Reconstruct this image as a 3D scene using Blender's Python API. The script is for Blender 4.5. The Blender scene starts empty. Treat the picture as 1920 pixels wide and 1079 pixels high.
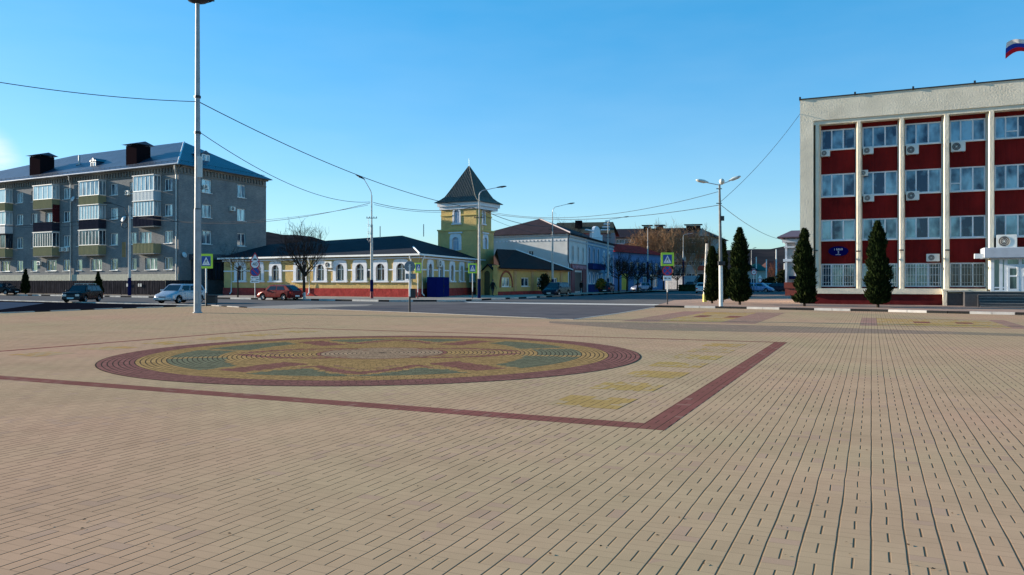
import bpy, bmesh, math, random
from math import sin, cos, tan, pi, radians, atan2, sqrt
from mathutils import Matrix, Vector, Euler
random.seed(7)
S = bpy.context.scene
COL = S.collection

# ------------------------------------------------------------------ camera
F, CX, HY, CH = 1500.0, 960.0, 529.0, 1.65     # focal length, centre and horizon in photo pixels, eye height in m
cam = bpy.data.cameras.new('camera'); camo = bpy.data.objects.new('camera', cam); COL.objects.link(camo)
camo.location = (0, 0, CH); camo.rotation_euler = (pi/2, 0, 0)
cam.sensor_width = 36; cam.lens = 36*F/1920; cam.shift_y = -(539.5-HY)/1920
cam.clip_end = 6000; cam.clip_start = .1
S.camera = camo
# ------------------------------------------------------------------ sun and sky
SUN_AZ, SUN_EL = -70.0, 13.5                    # degrees, azimuth from the view axis (+Y), clockwise
sd = Vector((sin(radians(SUN_AZ))*cos(radians(SUN_EL)), cos(radians(SUN_AZ))*cos(radians(SUN_EL)), sin(radians(SUN_EL))))
sl = bpy.data.lights.new('sun', 'SUN'); sl.energy = 5.0; sl.angle = radians(.55); sl.color = (1, .87, .70)
so = bpy.data.objects.new('sun', sl); COL.objects.link(so); so.rotation_euler = sd.to_track_quat('Z', 'Y').to_euler()
W = bpy.data.worlds.new('World'); S.world = W; W.use_nodes = True
wn, wl = W.node_tree.nodes, W.node_tree.links
bg = wn['Background']
sky = wn.new('ShaderNodeTexSky'); sky.sky_type = 'NISHITA'; sky.sun_disc = False
sky.sun_elevation = radians(SUN_EL+2); sky.sun_rotation = radians(SUN_AZ)
sky.air_density = 1.0; sky.dust_density = .25; sky.ozone_density = 2.2; sky.altitude = 200
hs = wn.new('ShaderNodeHueSaturation'); hs.inputs['Saturation'].default_value = 1.5; hs.inputs['Hue'].default_value = .498
gm = wn.new('ShaderNodeGamma'); gm.inputs[1].default_value = .6
cv = wn.new('ShaderNodeVectorMath'); cv.operation = 'MULTIPLY'; cv.inputs[1].default_value = (.74, 1.04, 1.30)
wl.new(sky.outputs[0], hs.inputs['Color']); wl.new(hs.outputs[0], gm.inputs[0]); wl.new(gm.outputs[0], cv.inputs[0])
# a small bright cloud low in the sky at the left, and the faintest unevenness elsewhere
tc = wn.new('ShaderNodeTexCoord'); mp = wn.new('ShaderNodeMapping'); mp.inputs['Scale'].default_value = (1, 1, 4); wl.new(tc.outputs['Generated'], mp.inputs[0])
cn = wn.new('ShaderNodeTexNoise'); cn.inputs['Scale'].default_value = 9; cn.inputs['Detail'].default_value = 7; wl.new(mp.outputs[0], cn.inputs['Vector'])
dn = wn.new('ShaderNodeVectorMath'); dn.operation = 'DOT_PRODUCT'; wl.new(tc.outputs['Generated'], dn.inputs[0]); dn.inputs[1].default_value = Vector((sin(radians(-34)), cos(radians(-34)), tan(radians(7.0)))).normalized()
mr = wn.new('ShaderNodeMapRange'); mr.interpolation_type = 'SMOOTHSTEP'; wl.new(dn.outputs['Value'], mr.inputs[0]); mr.inputs[1].default_value = .9988; mr.inputs[2].default_value = .99998
m2_ = wn.new('ShaderNodeMapRange'); wl.new(cn.outputs[0], m2_.inputs[0]); m2_.inputs[1].default_value = .38; m2_.inputs[2].default_value = .6
mu = wn.new('ShaderNodeMath'); mu.operation = 'MULTIPLY'; wl.new(mr.outputs[0], mu.inputs[0]); wl.new(m2_.outputs[0], mu.inputs[1])
cl_ = wn.new('ShaderNodeMapRange'); wl.new(cn.outputs[0], cl_.inputs[0]); cl_.inputs[1].default_value = .3; cl_.inputs[2].default_value = .7; cl_.inputs[3].default_value = 0; cl_.inputs[4].default_value = .03
ad_ = wn.new('ShaderNodeMath'); ad_.operation = 'ADD'; ad_.use_clamp = True; wl.new(mu.outputs[0], ad_.inputs[0]); wl.new(cl_.outputs[0], ad_.inputs[1])
mx = wn.new('ShaderNodeMix'); mx.data_type = 'RGBA'; wl.new(ad_.outputs[0], mx.inputs[0]); wl.new(cv.outputs[0], mx.inputs[6]); mx.inputs[7].default_value = (3.0, 3.5, 3.8, 1)
wl.new(mx.outputs[2], bg.inputs[0])
bg.inputs[1].default_value = .125
S.view_settings.view_transform = 'Standard'; S.view_settings.look = 'None'
S.view_settings.exposure = 1.28; S.view_settings.gamma = 1
S.cycles.max_bounces = 6

# ------------------------------------------------------------------ pixel <-> place helpers (used once, to place things on the ground)
def G(px, py):
    Z = CH*F/(py-HY); return ((px-CX)*Z/F, Z)
def at(px, Z): return ((px-CX)*Z/F, Z)
def hz(py, Z): return CH+(HY-py)*Z/F
def dirv(az): return (sin(radians(az)), cos(radians(az)))

# ------------------------------------------------------------------ materials
def _n(nt, t, **kw):
    n = nt.nodes.new(t)
    for k, v in kw.items(): setattr(n, k, v)
    return n
class NT:
    def __init__(s, m): s.m = m; m.use_nodes = True; s.t = m.node_tree; s.b = s.t.nodes['Principled BSDF']
    def L(s, a, b): s.t.links.new(a, b)
    def math(s, op, a, b=None, c=None):
        n = s.t.nodes.new('ShaderNodeMath'); n.operation = op
        for i, v in enumerate((a, b, c)):
            if v is None: continue
            if isinstance(v, (int, float)): n.inputs[i].default_value = v
            else: s.L(v, n.inputs[i])
        return n.outputs[0]
    def mix(s, f, a, b):
        n = s.t.nodes.new('ShaderNodeMix'); n.data_type = 'RGBA'
        for v, i in ((f, 0), (a, 6), (b, 7)):
            if isinstance(v, (int, float)): n.inputs[i].default_value = v
            elif isinstance(v, tuple): n.inputs[i].default_value = (*v, 1)
            else: s.L(v, n.inputs[i])
        return n.outputs[2]
    def noise(s, vec, sc, det=3, rough=.55):
        n = s.t.nodes.new('ShaderNodeTexNoise'); n.inputs['Scale'].default_value = sc; n.inputs['Detail'].default_value = det
        n.inputs['Roughness'].default_value = rough
        if vec is not None: s.L(vec, n.inputs['Vector'])
        return n.outputs[0]
    def obj(s): return s.t.nodes.new('ShaderNodeTexCoord').outputs['Object']
    def ramp(s, v, lo, hi):
        n = s.t.nodes.new('ShaderNodeMapRange'); s.L(v, n.inputs[0]); n.inputs[1].default_value = lo; n.inputs[2].default_value = hi
        return n.outputs[0]
    def bump(s, h, strength, dist):
        n = s.t.nodes.new('ShaderNodeBump'); n.inputs['Strength'].default_value = strength; n.inputs['Distance'].default_value = dist
        s.L(h, n.inputs['Height']); s.L(n.outputs[0], s.b.inputs['Normal'])
MC = {}
def mat(name, col, rough=.7, metal=0, var=.15, sc=3.0, bump=0, bsc=20, bd=.01, stretch=None, emit=0):
    if name in MC: return MC[name]
    m = bpy.data.materials.new(name); MC[name] = m; t = NT(m)
    o = t.obj()
    if stretch:
        mp = t.t.nodes.new('ShaderNodeMapping'); mp.inputs['Scale'].default_value = stretch; t.L(o, mp.inputs[0]); o = mp.outputs[0]
    if var:
        f = t.ramp(t.noise(o, sc, 5, .6), .3, .7)
        lo = tuple(c*(1-var) for c in col); hi = tuple(min(1, c*(1+var*.7)) for c in col)
        t.L(t.mix(f, lo, hi), t.b.inputs['Base Color'])
        r = t.math('MULTIPLY_ADD', t.noise(o, sc*2.3, 3), .25, max(.03, rough-.12)); t.L(r, t.b.inputs['Roughness'])
    else:
        t.b.inputs['Base Color'].default_value = (*col, 1); t.b.inputs['Roughness'].default_value = rough
    t.b.inputs['Metallic'].default_value = metal
    if rough >= .7: t.b.inputs['Specular IOR Level'].default_value = 0
    if bump: t.bump(t.noise(o, bsc, 6, .65), bump, bd)
    if emit: t.b.inputs['Emission Color'].default_value = (*col, 1); t.b.inputs['Emission Strength'].default_value = emit
    return m
def brick_mat(name, c1, c2, mortar, bw=.26, bh=.075):
    if name in MC: return MC[name]
    m = bpy.data.materials.new(name); MC[name] = m; t = NT(m)
    o = t.obj(); sp = t.t.nodes.new('ShaderNodeSeparateXYZ'); t.L(o, sp.inputs[0])
    cb = t.t.nodes.new('ShaderNodeCombineXYZ'); t.L(t.math('ADD', sp.outputs[0], sp.outputs[1]), cb.inputs[0]); t.L(sp.outputs[2], cb.inputs[1])
    b = t.t.nodes.new('ShaderNodeTexBrick'); b.inputs['Scale'].default_value = 1; b.inputs['Brick Width'].default_value = bw
    b.inputs['Row Height'].default_value = bh; b.inputs['Mortar Size'].default_value = .008
    b.inputs['Color1'].default_value = (*c1, 1); b.inputs['Color2'].default_value = (*c2, 1); b.inputs['Mortar'].default_value = (*mortar, 1)
    t.L(cb.outputs[0], b.inputs['Vector'])
    f = t.ramp(t.noise(o, .55, 5, .65), .3, .72)
    mm = t.t.nodes.new('ShaderNodeMix'); mm.data_type = 'RGBA'; mm.blend_type = 'MULTIPLY'; mm.inputs[0].default_value = 1
    t.L(b.outputs[0], mm.inputs[6]); t.L(t.mix(f, (.72, .72, .74), (1.1, 1.08, 1.02)), mm.inputs[7])
    t.L(mm.outputs[2], t.b.inputs['Base Color']); t.b.inputs['Roughness'].default_value = .85; t.b.inputs['Specular IOR Level'].default_value = .05
    t.bump(t.noise(o, 6, 4), .25, .02)
    return m
def seam_mat(name, col, pitch, axis, rough=.4, metal=.2, wave=.03, tile=0):
    """metal sheet roof: ribs across the object's own axis"""
    if name in MC: return MC[name]
    m = bpy.data.materials.new(name); MC[name] = m; t = NT(m)
    sp = t.t.nodes.new('ShaderNodeSeparateXYZ'); o = t.obj(); t.L(o, sp.inputs[0])
    v = sp.outputs[axis]
    h = t.math('ABSOLUTE', t.math('SINE', t.math('MULTIPLY', v, pi/pitch)))
    if tile:
        z = t.math('FRACT', t.math('MULTIPLY', sp.outputs[2], 1/tile)); h = t.math('ADD', h, t.math('MULTIPLY', z, .8))
    f = t.ramp(t.noise(o, .8, 5, .6), .3, .7)
    base = t.mix(f, tuple(c*.7 for c in col), tuple(c*1.25 for c in col))
    t.L(base, t.b.inputs['Base Color'])
    t.b.inputs['Roughness'].default_value = rough; t.b.inputs['Metallic'].default_value = metal; t.b.inputs['Specular IOR Level'].default_value = .1 if metal == 0 else .5
    t.bump(t.math('POWER', h, .5), 1.0, wave)
    return m
def glass_mat(name, dark, pale, bias=.5, metal=.45, rough=.06, sv=(3.2, 3.2, .5)):
    if name in MC: return MC[name]
    m = bpy.data.materials.new(name); MC[name] = m; t = NT(m)
    oi = t.t.nodes.new('ShaderNodeObjectInfo'); o = t.obj()
    cb = t.t.nodes.new('ShaderNodeVectorMath'); cb.operation = 'MULTIPLY'; t.L(o, cb.inputs[0]); cb.inputs[1].default_value = sv
    ad = t.t.nodes.new('ShaderNodeVectorMath'); ad.operation = 'ADD'; t.L(cb.outputs[0], ad.inputs[0])
    ml = t.t.nodes.new('ShaderNodeVectorMath'); ml.operation = 'SCALE'; ml.inputs[0].default_value = (17, 9, 5); t.L(oi.outputs['Random'], ml.inputs['Scale'])
    t.L(ml.outputs[0], ad.inputs[1])
    n = t.noise(ad.outputs[0], 1.0, 3)
    f = t.math('ADD', t.math('MULTIPLY', t.math('SUBTRACT', n, .5), 3.2), t.math('ADD', t.math('MULTIPLY', oi.outputs['Random'], .9), bias-.45))
    cl = t.t.nodes.new('ShaderNodeClamp'); t.L(f, cl.inputs[0])
    t.L(t.mix(cl.outputs[0], dark, pale), t.b.inputs['Base Color'])
    t.b.inputs['Metallic'].default_value = metal; t.b.inputs['Roughness'].default_value = rough
    t.b.inputs['Specular IOR Level'].default_value = .9
    return m
def paver_mat(name, col, var=.12, joint=(.055, .04, .028), tint=None, alt=(.36, .24, .17), prob=.05):
    """0.2 x 0.1 m concrete pavers: pairs laid lengthwise alternate with pairs laid crosswise, in strips along the object's y axis"""
    if name in MC: return MC[name]
    m = bpy.data.materials.new(name); MC[name] = m; t = NT(m)
    o = t.obj(); sp = t.t.nodes.new('ShaderNodeSeparateXYZ'); t.L(o, sp.inputs[0])
    wob = t.math('MULTIPLY', t.math('SUBTRACT', t.noise(o, 1.3, 2), .5), .02)
    X = t.math('ADD', sp.outputs[0], wob); Y = sp.outputs[1]
    xs = t.math('MULTIPLY', X, 5); i = t.math('FLOOR', xs); fx = t.math('FRACT', xs)
    par = t.math('MODULO', t.math('ABSOLUTE', i), 2)
    ys = t.math('ADD', t.math('MULTIPLY', Y, 2.5), t.math('MULTIPLY', par, .5))
    j = t.math('FLOOR', ys); fy = t.math('FRACT', ys)
    d1 = t.math('MULTIPLY', t.math('MINIMUM', fx, t.math('SUBTRACT', 1, fx)), .2)
    lengthwise = t.math('LESS_THAN', fy, .5)
    d2 = t.math('ADD', t.math('MULTIPLY', t.math('ABSOLUTE', t.math('SUBTRACT', fx, .5)), .2), t.math('MULTIPLY', t.math('SUBTRACT', 1, lengthwise), 1))
    dl = t.math('MINIMUM', d1, d2)
    c0 = t.math('MULTIPLY', t.math('MINIMUM', fy, t.math('SUBTRACT', 1, fy)), .4)
    c1 = t.math('MULTIPLY', t.math('ABSOLUTE', t.math('SUBTRACT', fy, .5)), .4)
    c2 = t.math('MULTIPLY', t.math('ABSOLUTE', t.math('SUBTRACT', fy, .75)), .4)
    dc = t.math('MINIMUM', t.math('MINIMUM', c0, c1), c2)
    # width of the long joints varies
    wj = t.math('MULTIPLY_ADD', t.ramp(t.noise(o, .3, 4, .7), .35, .68), .0035, .0040)
    def step(d, w):
        n = t.t.nodes.new('ShaderNodeMapRange'); n.interpolation_type = 'SMOOTHSTEP'; t.L(d, n.inputs[0]); n.inputs[1].default_value = 0
        n.inputs[3].default_value = 1; n.inputs[4].default_value = 0
        if isinstance(w, float): n.inputs[2].default_value = w
        else: t.L(w, n.inputs[2])
        return n.outputs[0]
    J = step(dl, t.math('MULTIPLY', wj, 1.7)); Jc = t.math('MULTIPLY', step(dc, .006), t.math('MULTIPLY_ADD', t.noise(o, 2.2, 2), 1.1, .1))
    # one random value per block
    sub = t.math('ADD', t.math('MULTIPLY', lengthwise, t.math('FLOOR', t.math('MULTIPLY', fx, 2))), t.math('MULTIPLY', t.math('SUBTRACT', 1, lengthwise), t.math('ADD', 2, t.math('GREATER_THAN', fy, .75))))
    cb = t.t.nodes.new('ShaderNodeCombineXYZ'); t.L(i, cb.inputs[0]); t.L(j, cb.inputs[1]); t.L(sub, cb.inputs[2])
    wnn = t.t.nodes.new('ShaderNodeTexWhiteNoise'); t.L(cb.outputs[0], wnn.inputs[0])
    big = t.ramp(t.noise(o, .13, 4, .6), .32, .68); mid = t.ramp(t.noise(o, .9, 5, .7), .3, .7); fine = t.noise(o, 140, 2)
    tn = tint or (col[0]*.92, col[1]*.99, col[2]*.9)
    base = t.mix(big, tn, (col[0]*1.08, col[1]*.93, col[2]*.95))
    cb2 = t.t.nodes.new('ShaderNodeVectorMath'); cb2.operation = 'ADD'; t.L(cb.outputs[0], cb2.inputs[0]); cb2.inputs[1].default_value = (31.7, 11.3, 5.1)
    wn2 = t.t.nodes.new('ShaderNodeTexWhiteNoise'); t.L(cb2.outputs[0], wn2.inputs[0])
    clus = t.math('MULTIPLY', t.ramp(t.noise(o, .5, 2), .35, .65), 2*prob)
    base = t.mix(t.math('MULTIPLY', t.math('LESS_THAN', wn2.outputs[0], clus), .75), base, alt)
    br = t.math('ADD', t.math('ADD', t.math('MULTIPLY', wnn.outputs[0], var*1.6), t.math('MULTIPLY', mid, .16)), t.math('MULTIPLY', fine, .22))
    stain = t.ramp(t.noise(o, .42, 7, .75), .5, .78)
    br = t.math('SUBTRACT', t.math('ADD', br, 1-var*.8-.17), t.math('MULTIPLY', stain, .14))
    vm = t.t.nodes.new('ShaderNodeVectorMath'); vm.operation = 'SCALE'; t.L(base, vm.inputs[0]); t.L(br, vm.inputs['Scale'])
    c = t.mix(t.math('MULTIPLY', J, .9), vm.outputs[0], joint)
    c = t.mix(t.math('MULTIPLY', Jc, .55), c, tuple(x*1.6 for x in joint))
    # chewing-gum and oil spots
    sp2 = t.ramp(t.noise(o, 7, 2), .74, .78)
    c = t.mix(t.math('MULTIPLY', sp2, .35), c, tuple(x*.3 for x in col))
    t.L(c, t.b.inputs['Base Color']); t.b.inputs['Roughness'].default_value = .85; t.b.inputs['Specular IOR Level'].default_value = 0
    t.bump(t.math('SUBTRACT', t.math('MULTIPLY', fine, .15), t.math('MAXIMUM', J, t.math('MULTIPLY', Jc, .4))), .5, .004)
    return m

# ------------------------------------------------------------------ mesh builder
class MB:
    def __init__(s, M=None): s.v = []; s.f = []; s.mi = []; s.M = M or Matrix(); s.k = 0; s.col = None
    def add(s, vs, fs, k=None):
        b = len(s.v); s.v += [s.M @ Vector(p) for p in vs]
        for f in fs: s.f.append([b+i for i in f]); s.mi.append(s.k if k is None else k)
        return s
    def quad(s, a, b, c, d, k=None): return s.add([a, b, c, d], [(0, 1, 2, 3)], k)
    def box(s, x0, x1, y0, y1, z0, z1, k=None, M=None):
        vs = [(x, y, z) for z in (z0, z1) for y in (y0, y1) for x in (x0, x1)]
        if M: vs = [M @ Vector(p) for p in vs]
        return s.add(vs, [(0, 2, 3, 1), (4, 5, 7, 6), (0, 1, 5, 4), (1, 3, 7, 5), (3, 2, 6, 7), (2, 0, 4, 6)], k)
    def bbox(s, x0, x1, y0, y1, z0, z1, b=.02, k=None):
        """box with chamfered vertical and top edges"""
        def ring(z, i): return [(x0+i+b, y0+i, z), (x1-i-b, y0+i, z), (x1-i, y0+i+b, z), (x1-i, y1-i-b, z), (x1-i-b, y1-i, z), (x0+i+b, y1-i, z), (x0+i, y1-i-b, z), (x0+i, y0+i+b, z)]
        R = [ring(z0, b*.6), ring(z0+b, 0), ring(z1-b, 0), ring(z1, b*.6)]
        fs = []
        for a in range(3):
            for i in range(8): fs.append((a*8+i, a*8+(i+1) % 8, a*8+8+(i+1) % 8, a*8+8+i))
        fs += [tuple(range(7, -1, -1)), tuple(range(24, 32))]
        return s.add(sum(R, []), fs, k)
    def prism(s, pts, lo, hi, axis='z', k=None):
        """polygon pts (2D) extruded along axis"""
        n = len(pts)
        if axis == 'z': A = [(p[0], p[1], lo) for p in pts]; B = [(p[0], p[1], hi) for p in pts]
        elif axis == 'y': A = [(p[0], lo, p[1]) for p in pts]; B = [(p[0], hi, p[1]) for p in pts]
        else: A = [(lo, p[0], p[1]) for p in pts]; B = [(hi, p[0], p[1]) for p in pts]
        return s.add(A+B, [tuple(range(n-1, -1, -1)), tuple(range(n, 2*n))]+[(i, (i+1) % n, n+(i+1) % n, n+i) for i in range(n)], k)
    def tube(s, pts, rs, n=8, k=None, cap=True):
        pts = [Vector(p) for p in pts]
        if isinstance(rs, (int, float)): rs = [rs]*len(pts)
        vs = []; up = None
        for i, p in enumerate(pts):
            d = (pts[min(i+1, len(pts)-1)]-pts[max(i-1, 0)]).normalized()
            if up is None: up = Vector((0, 0, 1)) if abs(d.z) < .9 else Vector((1, 0, 0))
            a = d.cross(up)
            if a.length < 1e-4: a = d.cross(Vector((0, 1, 0)))
            a.normalize(); b = d.cross(a)
            for j in range(n):
                t = 2*pi*j/n; vs.append(p+(a*cos(t)+b*sin(t))*rs[i])
        fs = []
        for i in range(len(pts)-1):
            for j in range(n): fs.append((i*n+j, i*n+(j+1) % n, (i+1)*n+(j+1) % n, (i+1)*n+j))
        if cap: fs += [tuple(range(n-1, -1, -1)), tuple(range((len(pts)-1)*n, len(pts)*n))]
        return s.add(vs, fs, k)
    def lathe(s, prof, c=(0, 0, 0), n=16, k=None):
        vs = [(c[0]+r*cos(2*pi*j/n), c[1]+r*sin(2*pi*j/n), c[2]+z) for r, z in prof for j in range(n)]
        fs = [(i*n+j, i*n+(j+1) % n, (i+1)*n+(j+1) % n, (i+1)*n+j) for i in range(len(prof)-1) for j in range(n)]
        fs += [tuple(range(n-1, -1, -1)), tuple(range((len(prof)-1)*n, len(prof)*n))]
        return s.add(vs, fs, k)
    def build(s, name, mats, parent=None, smooth=None):
        me = bpy.data.meshes.new(name); me.from_pydata([tuple(v) for v in s.v], [], s.f); me.update()
        if not isinstance(mats, (list, tuple)): mats = [mats]
        for m in mats: me.materials.append(m)
        if len(mats) > 1: me.polygons.foreach_set('material_index', s.mi)
        if smooth is not None:
            me.polygons.foreach_set('use_smooth', [True]*len(me.polygons)); me.set_sharp_from_angle(angle=radians(smooth))
        o = bpy.data.objects.new(name, me); COL.objects.link(o)
        if parent: o.parent = parent
        return o
def tag(o, label=None, cat=None, group=None, kind=None):
    if label: o['label'] = label
    if cat: o['category'] = cat
    if group: o['group'] = group
    if kind: o['kind'] = kind
    return o
def thing(name, label, cat, loc=(0, 0, 0), rz=0, group=None):
    o = bpy.data.objects.new(name, None); COL.objects.link(o); o.empty_display_size = .3
    o.location = loc; o.rotation_euler = (0, 0, rz)
    return tag(o, label, cat, group)
def structure(name, mb, m, loc=(0, 0, 0), rz=0, label=None, smooth=None):
    o = mb.build(name, m, None, smooth); o.location = loc; o.rotation_euler = (0, 0, rz)
    o['kind'] = 'structure'; o['label'] = label or name.replace('_', ' '); return o
def copy_tree(o, parent=None):
    c = o.copy(); COL.objects.link(c); c.parent = parent
    for ch in list(o.children): copy_tree(ch, c)
    return c

# facade frame: origin on the ground, local x to the right along the wall, y into the building
class Fr:
    def __init__(s, O, az):            # az: direction of the wall to the right
        s.O = O; s.az = az; s.d = dirv(az); s.rz = radians(90-az)
    def s_(s, px):
        k = (px-CX)/F; return (k*s.O[1]-s.O[0])/(s.d[0]-k*s.d[1])
    def Z(s, px): return s.O[1]+s.s_(px)*s.d[1]
    def z(s, px, py): return hz(py, s.Z(px))
    def pt(s, t, inn=0):
        return (s.O[0]+s.d[0]*t-s.d[1]*inn, s.O[1]+s.d[1]*t+s.d[0]*inn)
    def rel(s, other):                 # matrix of this frame in the local frame of another
        A = Matrix.Translation((*s.O, 0)) @ Matrix.Rotation(s.rz, 4, 'Z'); B = Matrix.Translation((*other.O, 0)) @ Matrix.Rotation(other.rz, 4, 'Z')
        return B.inverted() @ A
    def local(s, p):
        dx, dy = p[0]-s.O[0], p[1]-s.O[1]
        return (dx*s.d[0]+dy*s.d[1], -dx*s.d[1]+dy*s.d[0])

def wall(mb, s0, s1, z0, z1, holes, y=0, depth=.18, k=0):
    xs = sorted(set([s0, s1]+[h[i] for h in holes for i in (0, 1)])); zs = sorted(set([z0, z1]+[h[i] for h in holes for i in (2, 3)]))
    xs = [x for x in xs if s0 <= x <= s1]; zs = [z for z in zs if z0 <= z <= z1]
    for i in range(len(xs)-1):
        for j in range(len(zs)-1):
            cx, cz = (xs[i]+xs[i+1])/2, (zs[j]+zs[j+1])/2
            if any(h[0] < cx < h[1] and h[2] < cz < h[3] for h in holes): continue
            mb.quad((xs[i], y, zs[j]), (xs[i+1], y, zs[j]), (xs[i+1], y, zs[j+1]), (xs[i], y, zs[j+1]), k)
    for a, b, c, d in holes:
        mb.quad((a, y, c), (a, y, d), (a, y+depth, d), (a, y+depth, c), k); mb.quad((b, y, d), (b, y, c), (b, y+depth, c), (b, y+depth, d), k)
        mb.quad((a, y, d), (b, y, d), (b, y+depth, d), (a, y+depth, d), k); mb.quad((b, y, c), (a, y, c), (a, y+depth, c), (b, y+depth, c), k)
def window(par, M, a, b, c, d, y, fm, gm, vm=(.5,), hm=(), fw=.07, sill=None, grille=None, name='window', split=False):
    """frame (window) with its pane as child; a..b along the wall, c..d high, frame front at y"""
    mb = MB(M)
    mb.box(a, b, y, y+.07, c, c+fw); mb.box(a, b, y, y+.07, d-fw, d); mb.box(a, a+fw, y, y+.07, c+fw, d-fw); mb.box(b-fw, b, y, y+.07, c+fw, d-fw)
    for v in vm:
        x = a+(b-a)*v; mb.box(x-fw*.5, x+fw*.5, y+.002, y+.07, c+fw, d-fw)
    for h in hm:
        f, (u0, u1) = h if isinstance(h, tuple) else (h, (0, 1))
        z = c+(d-c)*f; mb.box(a+(b-a)*u0+fw*.5, a+(b-a)*u1-fw*.5, y+.004, y+.07, z-fw*.4, z+fw*.4)
    o = mb.build(name, fm, par)
    cuts = [0]+list(vm)+[1] if split else [0, 1]
    for u0, u1 in zip(cuts, cuts[1:]):
        xa = a+(b-a)*u0+.02*(u0 == 0); xb = a+(b-a)*u1-.02*(u1 == 1); g = MB(M); g.quad((xa, y+.045, c+.02), (xb, y+.045, c+.02), (xb, y+.045, d-.02), (xa, y+.045, d-.02)); g.build('pane', gm, o)
    if sill:
        q = MB(M); q.box(a-.06, b+.06, y-.22, y+.0, c-.06, c-.01); q.build('sill', sill, o)
    if grille:
        q = MB(M); n = int((b-a)/.16)
        for i in range(1, n): x = a+(b-a)*i/n; q.box(x-.012, x+.012, y-.07, y-.045, c+.05, d-.05)
        for z in (c+.3, (c+d)/2, d-.3): q.box(a+.03, b-.03, y-.045, y-.02, z-.012, z+.012)
        q.build('grille', grille, o)
    return o
def arch_pts(a, b, c, d, n=10):
    """outline: up the left side, round arch, down the right; c bottom, d top of arch"""
    r = (b-a)/2; zc = d-r
    return [(a, c)]+[((a+b)/2-r*cos(pi*i/n), zc+r*sin(pi*i/n)) for i in range(n+1)]+[(b, c)]
def surround(mb, a, b, c, d, w, y0, y1, k=None, top=.12, square=False):
    """moulded surround with an arched opening"""
    inn = arch_pts(a, b, c, d); out = arch_pts(a-w, b+w, c, d+w) if not square else None
    if square:
        cx = (a+b)/2; out = []
        for x, z in inn:
            if z <= d-(b-a)/2+1e-6: out.append((a-w if x < cx else b+w, z))
            else:
                ang = atan2(z-(d-(b-a)/2), x-cx); W2 = (b-a)/2+w; zt = d+w-(d-(b-a)/2)
                ex = W2*max(-1, min(1, 1.45*cos(ang))); ez = zt*min(1, .62+.38*sin(ang)) if abs(cos(ang)) < .72 else zt*.62*abs(tan(ang))/abs(tan(math.acos(.72)))
                ez = min(ez, zt*(.86+.14*sin(ang)**2)); out.append((cx+ex, d-(b-a)/2+ez))
    n = len(inn)
    vs = [(p[0], y0, p[1]) for p in inn]+[(p[0], y0, p[1]) for p in out]+[(p[0], y1, p[1]) for p in inn]+[(p[0], y1, p[1]) for p in out]
    fs = []
    for i in range(n-1):
        fs += [(i, i+1, n+i+1, n+i), (n+i, n+i+1, 3*n+i+1, 3*n+i), (i+1, i, 2*n+i, 2*n+i+1)]
    fs += [(0, n, 3*n, 2*n), (n-1, 2*n+n-1, 3*n+n-1, 2*n-1)]
    mb.add(vs, fs, k)
    return inn, out
def text_mesh(name, s, size, m, parent, M, depth=.004):
    cu = bpy.data.curves.new(name, 'FONT'); cu.body = s; cu.size = size; cu.align_x = 'CENTER'; cu.align_y = 'CENTER'; cu.extrude = depth
    to = bpy.data.objects.new(name, cu); me = bpy.data.meshes.new_from_object(to)
    bpy.data.objects.remove(to)
    me.materials.clear(); me.materials.append(m); me.transform(M)
    o = bpy.data.objects.new(name, me); COL.objects.link(o); o.parent = parent; return o
RX90 = Matrix.Rotation(pi/2, 4, 'X')

# ------------------------------------------------------------------ palette
WHITE = mat('white_frame_plastic', (.78, .78, .76), .45, var=.06)
CONC = mat('pole_concrete', (.5, .48, .45), .85, var=.2, sc=6, bump=.3, bsc=60)
NAVY = mat('navy_pole_paint', (.008, .012, .06), .8)
REDP = mat('red_pole_paint', (.28, .03, .03), .6)
DARKM = mat('dark_metal', (.03, .03, .035), .45, metal=.4, var=.2)
GREYM = mat('grey_metal', (.35, .36, .37), .4, metal=.6, var=.15)
GALV = mat('galvanised_metal', (.55, .56, .57), .35, metal=.7, var=.15)
ACW = mat('air_conditioner_casing', (.72, .71, .66), .5, var=.12)
BLACK = mat('black_plastic', (.012, .012, .014), .5, var=0)
GLA = glass_mat('flat_window_glass', (.025, .05, .09), (.42, .52, .56), .45)
GLB = glass_mat('office_window_glass', (.010, .03, .065), (.22, .36, .44), .42, metal=.45, sv=(1.3, 1.3, .9))
GLC = glass_mat('dark_window_glass', (.01, .015, .035), (.05, .08, .14), .3, metal=.25)

# ================================================================== GROUND
def poly(mb, pts, z, k=None): return mb.add([(x, y, z) for x, y in pts], [tuple(range(len(pts)))], k)
asph = mat('asphalt', (.13, .125, .125), .85, var=.22, sc=.35, bump=.35, bsc=45, bd=.01)
asph_dark = mat('fresh_asphalt', (.105, .10, .108), .8, var=.18, sc=.5, bump=.3, bsc=45)
soilm = mat('earth_and_town_ground', (.09, .08, .055), .95, var=.3, sc=.02)
g = MB(); g.quad((-3500, -300, -.03), (3500, -300, -.03), (3500, 5000, -.03), (-3500, 5000, -.03)); structure('ground', g, soilm)
g = MB(); poly(g, [(-130, 30), (120, 30), (120, 300), (-130, 300)], -.012); structure('road', g, asph, label='grey asphalt road between the square and the houses')
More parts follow.
